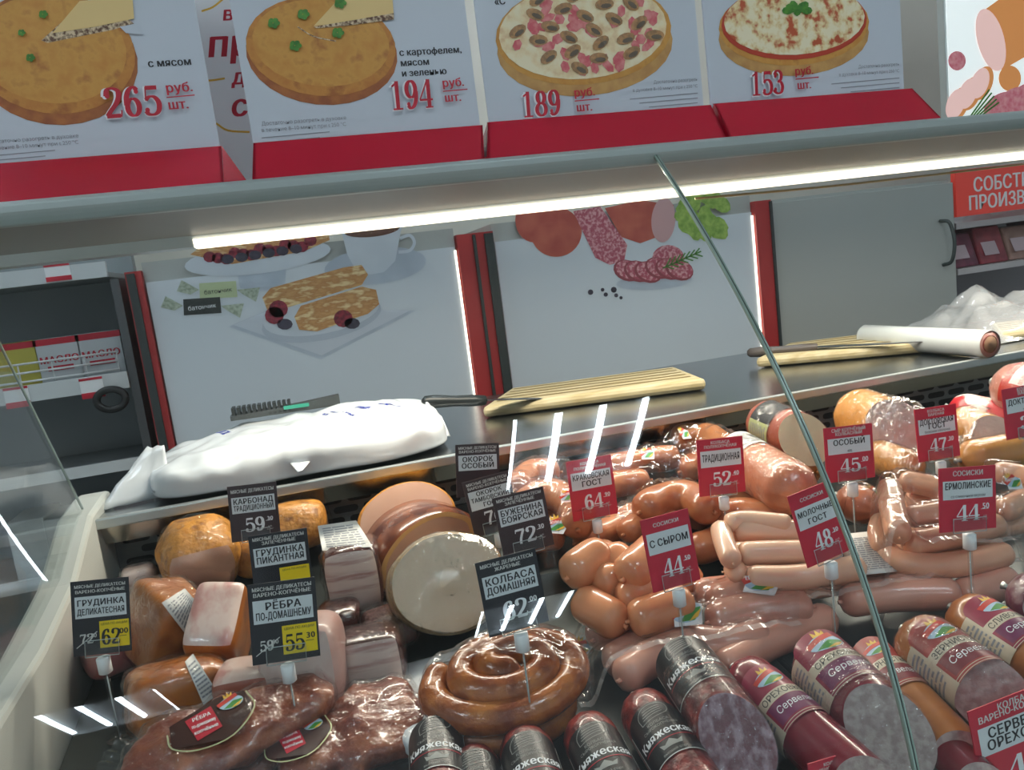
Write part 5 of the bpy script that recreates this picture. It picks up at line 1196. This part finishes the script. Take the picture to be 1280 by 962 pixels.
rib_pack(c2, ex, ey, .075, .048, .015, 'sealed smoked rib pack on the deck, right of the one with the red label', 6, (c2 - ex * .052 + ez * .0205 - ey * .004, ex * .5, ey * .62))
c3 = G(235, 985, .02); ex, ey = rotz(.3)
rib_pack(c3, ex, ey, .09, .034, .014, 'sealed smoked rib pack at the bottom edge under the top one', 8, (c3 + ex * .02 + UZ * .019, ex * .5, ey * .6))

def settle(t):
    vs = [v.co + t.location for c in t.children_recursive for v in c.data.vertices if 'film' not in c.name]
    low = min(v.z - deckz(v.y) for v in vs); ym = max(v.y for v in vs); d = CAM - t.location
    k = max(0, -low / (d.z - .15 * d.y), (ym - 1.208) / -d.y); t.location += d * k
for t in list(S.objects):
    if t.parent is None and t.get('category') in ('ham', 'baked ham', 'smoked brisket', 'cured meat', 'pork belly', 'smoked meat', 'smoked ribs', 'roasted sausage'): settle(t)

# ------------------------------------------------------------------ loose film over the bags
def hgt(x, y, gs):
    z = deckz(y) + .004
    for q, R, g_ in CAPS:
        if g_ not in gs: continue
        d2 = (q.x - x) ** 2 + (q.y - y) ** 2
        if d2 < R * R * 1.3: z = max(z, q.z + math.sqrt(max(0, R * R - d2 * .75)))
    return z
def drape(corners, label, seed, amp=.006, n=52, lift=.003, name='film_bag', grp='clear film bags over the sausages', sm=4, stickers=(), gs=()):
    a, b, c, d = [G(x, y, h) for x, y, h in corners]; Z = {}
    base = lambda i, j: (a.lerp(b, i)).lerp(d.lerp(c, i), j)
    H = [[0] * (n + 1) for _ in range(n + 1)]; P = [[base(i / n, j / n) for j in range(n + 1)] for i in range(n + 1)]
    for i in range(n + 1):
        for j in range(n + 1): H[i][j] = hgt(P[i][j].x, P[i][j].y, gs)
    for _ in range(sm):
        K = [r[:] for r in H]
        for i in range(n + 1):
            for j in range(n + 1):
                nb = [K[x][y] for x in (i - 1, i, i + 1) for y in (j - 1, j, j + 1) if 0 <= x <= n and 0 <= y <= n]
                H[i][j] = max(K[i][j] if _ < 2 else 0, sum(nb) / len(nb))
    def f(i, j):
        I, J = round(i * n), round(j * n); p = P[I][J]
        q = Vector((p.x * 52, p.y * 52, seed)); r = max(1 - abs(noise.noise(q)) * 4, .8 - abs(noise.noise(q * 2.3)) * 5)
        return Vector((p.x, p.y, H[I][J] + lift + amp * max(-.2, r) * (.35 + .65 * abs(noise.noise(q * .31)))))
    m = MB().grid(f, n, n); cc = f(.5, .5)
    t = thing(name, label, 'film bag', Vector((cc.x, cc.y, min(v.z for v in m.v))), grp)
    obj('film', m, FILM2, t)
    hem = [f(1 if k <= n else (2 * n - k) / n, k / n if k <= n else 1) for k in range(0, 2 * n + 1)]
    hem = [f(k / n, 0) for k in range(n + 1)]
    if seed < 4: obj('folded_hem', MB().grid(lambda i, j: hem[round(i * n)] + Vector((0, .007 * (j - 1), .0012 + .0018 * (j - 1))), n, 1), HEM, t)
    for (u, v, s_, ang) in stickers:
        o = f(round(u * n) / n, round(v * n) / n) + Vector((0, 0, .009)); vx, vy = rotz(ang); vy = (vy * .7 + UZ * .7).normalized()
        p = Print(); p.poly('sticker_base', WHITE, [(-s_, -s_ * .4), (s_ * .4, -s_ * .75), (s_, s_ * .1), (-s_ * .3, s_ * .75)], 0); logo(p, 0, 0, s_ * .85, 1)
        p.text('sticker_lettering', WHITE, 'ЕРМОЛИНО', -s_ * .1, s_ * .12, s_ * .2, 4, bold=1, maxw=s_ * 1.3)
        p.emit(t, lambda x, y, z: o + vx * x + vy * y + vx.cross(vy) * (.0004 * z))
    return t
drape([(722, 868, .02), (1000, 800, .02), (1010, 735, .04), (700, 760, .04)], 'clear film bag over the pink frankfurters, with emblem stickers, in front of the cheese heap', 1, gs=(gp,), stickers=((.50, .28, .024, .25), (.82, .60, .024, -.3)))
drape([(1010, 790, .02), (1290, 735, .02), (1280, 690, .05), (1030, 715, .05)], 'clear film bag over the pink frankfurters right of the glass seam', 2, gs=(gp,), stickers=())
drape([(1085, 735, .05), (1290, 690, .06), (1270, 580, .10), (1095, 590, .10)], 'open film bag around the cream frankfurters behind the 44 card at the right', 3, amp=.004, gs=(ge,), stickers=((.93, .35, .016, .2), ))
drape([(770, 660, .04), (915, 650, .04), (930, 560, .06), (745, 570, .06)], 'clear film bag over the smoked sausages between the red 64 and 52 cards', 4, amp=.010, gs=(gk,), stickers=((.35, .72, .016, .3), (.62, .9, .017, .7), (.85, .1, .018, .25)))
drape([(630, 700, .04), (745, 690, .04), (740, 585, .06), (640, 590, .06)], 'clear film bag over the smoked sausages behind the dark price cards', 5, amp=.009, gs=(gk,), stickers=((.6, .06, .019, -.2), (.75, .12, .014, .3)))
drape([(1040, 650, .05), (1170, 615, .07), (1250, 560, .06), (1080, 590, .06)], 'crumpled clear film bag between the red 45 card and the cream frankfurters', 6, amp=.012, gs=(gk, None), stickers=((.3, .2, .017, .2), (.85, .4, .013, .1)))
drape([(525, 905, .01), (745, 905, .01), (740, 800, .02), (520, 820, .01)], 'clear film over the coiled brown sausage on its white tray', 7, amp=.004, gs=('coil',), stickers=((.93, .92, .016, -.5),))
q = G(1088, 690, .062); t = tag(obj('paper_label', MB().grid(lambda i, j: G(1062 + 60 * i - 14 * j, 720 - 6 * i - 52 * j, .058 + .012 * math.sin(i * 3)), 8, 8), PAPL, origin=q, thick=.0006), 'white printed paper label lying left of the cream frankfurters', 'paper label')
p = Print(); greek(p, .1, .1, .92, .9, 16, 0)
p.emit(t, lambda u, v, z: G(1062 + 60 * u - 14 * v, 720 - 6 * u - 52 * v, .0592 + .012 * math.sin(u * 3)))

# ------------------------------------------------------------------ price cards on clear stands
CHOC = mat('choc_card', '3A2A2E', .4, coat=.2); NIGHT = mat('black_card', '24242C', .4, coat=.2); REDC = mat('red_card', 'C4203A', .4, coat=.2); PANEL = mat('name_panel_white', 'DDE3E6', .45); CAPW = mat('white_cap', 'EEF1F2', .35)
def card(TL, TR, BL, color, head, names, num, kop, label, foot=None, d=None, old=None, sub=None, yellow=False, cap=True, W0=.062):
    wpx = math.hypot(TR[0] - TL[0], TR[1] - TL[1]); d = d or W0 * F_PX / wpx
    Y = ADp((TL[0] + TR[0]) / 2, (TL[1] + BL[1]) / 2, d).y
    a, b, c = AY(*TL, Y), AY(*TR, Y), AY(*BL, Y)
    ex = (b - a); W = ex.length; ex.normalize(); up = (a - c); up = (up - ex * up.dot(ex)); H = up.length; up.normalize(); n_ = ex.cross(up) 
    if n_.y > 0: n_ = -n_
    up = (up + n_ * -.10).normalized(); up = (up - ex * up.dot(ex)).normalized(); n_ = ex.cross(up)
    base = c.copy()
    mid = base + ex * W / 2; gz = deckz(mid.y)
    t = thing('price_card', label, 'price card', Vector((mid.x, mid.y, gz)), 'price cards on clear stands')
    m = MB().obox(base + ex * W / 2 + up * H / 2 + n_ * -.0007, ex * W / 2, up * H / 2, n_ * .0006); obj('card', m, color, t, smooth=False)
    p = Print(); u = lambda k: k * W; v = lambda k: k * H
    hy = [.865] if len(head) == 1 else [.905, .835]
    for y, s_ in zip(hy, head): p.text('header_lettering', PAPL, s_, u(.5), v(y), u(.06 if len(head) > 1 else .075), 1, maxw=u(.88), bold=1)
    p0, p1 = (.50, .79) if len(names) < 3 else (.46, .8)
    p.rect('name_panel', PANEL, u(.06), v(p0), u(.94), v(p1), .3)
    k = len(names); hs = {1: .14, 2: .115, 3: .09}[k] * min(W / H, .9)
    ys = {1: [.60], 2: [.665, .545], 3: [.705, .60, .495]}[k]
    if sub: ys = [.66] if k == 1 else [.685, .595]; hs = .11 * min(W / H, .95)
    for y, s_ in zip(ys, names): p.text('name_lettering', INK, s_, u(.5), v(y), v(hs), 1, bold=2, maxw=u(.82))
    if sub: p.text('name_lettering', GREYINK if False else INK, sub, u(.5), v(.525), v(.045), 1, maxw=u(.74))
    if yellow:
        p.rect('yellow_price_field', YEL, u(.46), v(.08), u(.97), v(.44), .3)
        p.text('offer_lettering', INK, 'ЦЕНА ПО АКЦИИ', u(.715), v(.385), v(.032), 1, maxw=u(.46))
        if num:
            p.digits('price_digits', INK, num, u(.49), v(.12), v(.21), 1, sx=.86); p.text('price_small_digits', INK, kop, u(.875), v(.25), v(.075), 1, bold=2); p.rect('price_rule', INK, u(.80), v(.215), u(.92), v(.222), 1)
        if old: p.digits('old_price_digits', PAPL, old[0], u(.12), v(.16), v(.13), 1); p.digits('old_price_digits', PAPL, old[1], u(.31), v(.235), v(.055), 1); p.line('old_price_strike', PAPL, [(u(.06), v(.11)), (u(.42), v(.31))], .0008, 1.6)
    elif num:
        p.digits('price_digits', WHITE, num, u(.29), v(.155), v(.25), 1, sx=.42 * W / (1.32 * .25 * H)); p.text('price_small_digits', WHITE, kop, u(.81), v(.325), u(.085), 1, bold=2); p.rect('price_rule', WHITE, u(.72), v(.318), u(.86), v(.325), 1)
        p.text('unit_lettering', PAPL, 'руб.', u(.80), v(.2), v(.028), 1); p.text('unit_lettering', PAPL, 'за 100 г', u(.80), v(.155), v(.025), 1)
    p.emit(t, lambda x, y, z: base + ex * x + up * y + n_ * (.0003 * z))
    # clear clip, white cap and rod
    hc = base + ex * W * .5 + up * H * .09 + n_ * .0022
    obj('clear_clip', MB().obox(hc, ex * W * .29, up * H * .11, n_ * .0008), ACRYL, t, smooth=False)
    e1 = [hc + ex * W * .29 * sx + up * H * .11 * sy for sx, sy in ((-1, -1), (1, -1), (1, 1), (-1, 1), (-1, -1))]
    obj('clip_edge', MB().tube(e1, .0006, 4), mat('clip_edge', 'C9D2D2', .1, coat=.5), t)
    if cap:
        ct = base + ex * W * .5 - up * .004 + n_ * .001; cb_ = ct - UZ * .016
        obj('white_cap', MB().tube([ct + UZ * .001, ct, cb_, cb_ - UZ * .001], [.0055, .0068, .0068, .0055], 14), CAPW, t)
        ft = Vector((ct.x, ct.y, gz)) if ct.z - gz > .03 else cb_ - UZ * .01
        obj('rod', MB().tube([cb_, ft], .0027, 10), ACRYL, t); obj('rod_core', MB().tube([cb_, ft], .0009, 6), mat('rod_core', 'A9B0AE', .2), t)
        obj('foot_plate', MB().tube([ft + UZ * .001, ft + UZ * .0025], .014, 16), ACRYL, t)
    return t
MD = 'МЯСНЫЕ ДЕЛИКАТЕСЫ'; VK = 'ВАРЕНО-КОПЧЁНЫЕ'
card((79, 731), (153, 724), (92, 821), NIGHT, [MD, VK], ['ГРУДИНКА', 'ДЕЛИКАТЕСНАЯ'], '62', '00', 'black price card with yellow 62 00 field, leftmost in the counter', old=('72', '30'), yellow=True)
card((281, 610), (343, 603), (290, 678), CHOC, [MD], ['КАРБОНАД', 'ТРАДИЦИОННЫЙ'], '59', '30', 'dark brown price card reading 59 30, below the white pack', d=.98)
card((312, 672), (386, 661), (319, 750), NIGHT, [MD, 'ЗАПЕЧЁННЫЕ'], ['ГРУДИНКА', 'ПИКАНТНАЯ'], '', '', 'dark price card half hidden behind the black 55 30 card', d=.84, yellow=True, cap=False)
card((305, 735), (391, 724), (316, 832), NIGHT, [MD, VK], ['РЁБРА', 'ПО-ДОМАШНЕМУ'], '55', '30', 'black price card with yellow 55 30 field, nearest at the left', d=.74, old=('59', '00'), yellow=True)
card((569, 557), (624, 554), (571, 622), CHOC, [MD, VK], ['ОКОРОК', 'ОСОБЫЙ'], '', '', 'dark brown price card farthest back at the shelf edge', d=1.06)
card((579, 605), (637, 589), (594, 672), CHOC, [MD, VK], ['ОКОРОК', 'ТАМБОВСКИЙ', 'ГОСТ'], '70', '30', 'tilted dark brown price card partly behind the 72 30 card', d=1.0)
card((616, 625), (680, 609), (630, 697), CHOC, [MD, 'ЗАПЕЧЁННЫЕ'], ['БУЖЕНИНА', 'БОЯРСКАЯ'], '72', '30', 'dark brown price card reading 72 30', d=.92)
card((596, 707), (672, 687), (612, 797), NIGHT, [MD, 'ЖАРЕНЫЕ'], ['КОЛБАСА', 'ДОМАШНЯЯ'], '62', '00', 'black price card above the coiled brown sausage, ceiling glare over its number', d=.715)
K_ = 'КОЛБАСА'; PKP = 'ПОЛУКОПЧЁНАЯ'
card((703, 580), (760, 570), (717, 652), REDC, [K_, PKP], ['КРАКОВСКАЯ', 'ГОСТ'], '64', '90', 'red price card reading 64 90')
card((867, 552), (925, 546), (875, 621), REDC, [K_, PKP], ['ТРАДИЦИОННАЯ'], '52', '40', 'red price card reading 52 40')
card((804, 653), (864, 637), (817, 741), REDC, ['СОСИСКИ'], ['С СЫРОМ'], '44', '50', 'red price card reading 44 50 over the thick cheese frankfurters', d=.79)
card((980, 627), (1034, 605), (1010, 710), REDC, ['СОСИСКИ'], ['МОЛОЧНЫЕ', 'ГОСТ'], '48', '30', 'tilted red price card reading 48 30 beside the glass seam', d=.80)
card((1027, 537), (1088, 530), (1034, 604), REDC, ['СЫР КОПЧЁНЫЙ', 'КОЛБАСНЫЙ'], ['ОСОБЫЙ'], '45', '00', 'red price card reading 45 00', sub='40%', d=.98)
card((1146, 513), (1198, 505), (1149, 578), REDC, [K_, 'ВАРЕНАЯ'], ['ДОКТОРСКАЯ', 'ГОСТ'], '47', '30', 'red price card reading 47 30', sub='белковая оболочка', d=1.04)
card((1180, 587), (1251, 582), (1175, 666), REDC, ['СОСИСКИ'], ['ЕРМОЛИНСКИЕ'], '44', '50', 'red price card reading 44 50 over the cream frankfurters at the right', sub='со сливочным вкусом', d=.84)
card((1254, 488), (1316, 476), (1259, 550), REDC, [K_, 'ВАРЕНАЯ'], ['ДОКТОРСКАЯ'], '39', '30', 'red price card cut by the right photo edge', sub='полиамид', d=1.0)
card((1198, 905), (1316, 858), (1232, 1010), REDC, [K_, 'ВАРЕНО-КОПЧЁНАЯ'], ['СЕРВЕЛАТ', 'ОРЕХОВЫЙ'], '48', '30', 'large red price card at the lower right corner', d=.655, cap=False)
card((1008, 962), (1071, 943), (1020, 1040), REDC, [K_, 'ВАРЕНО-КОПЧЁНАЯ'], ['СЕРВЕЛАТ'], '52', '30', 'tip of a red price card at the bottom edge left of the seam', d=.64, cap=False)
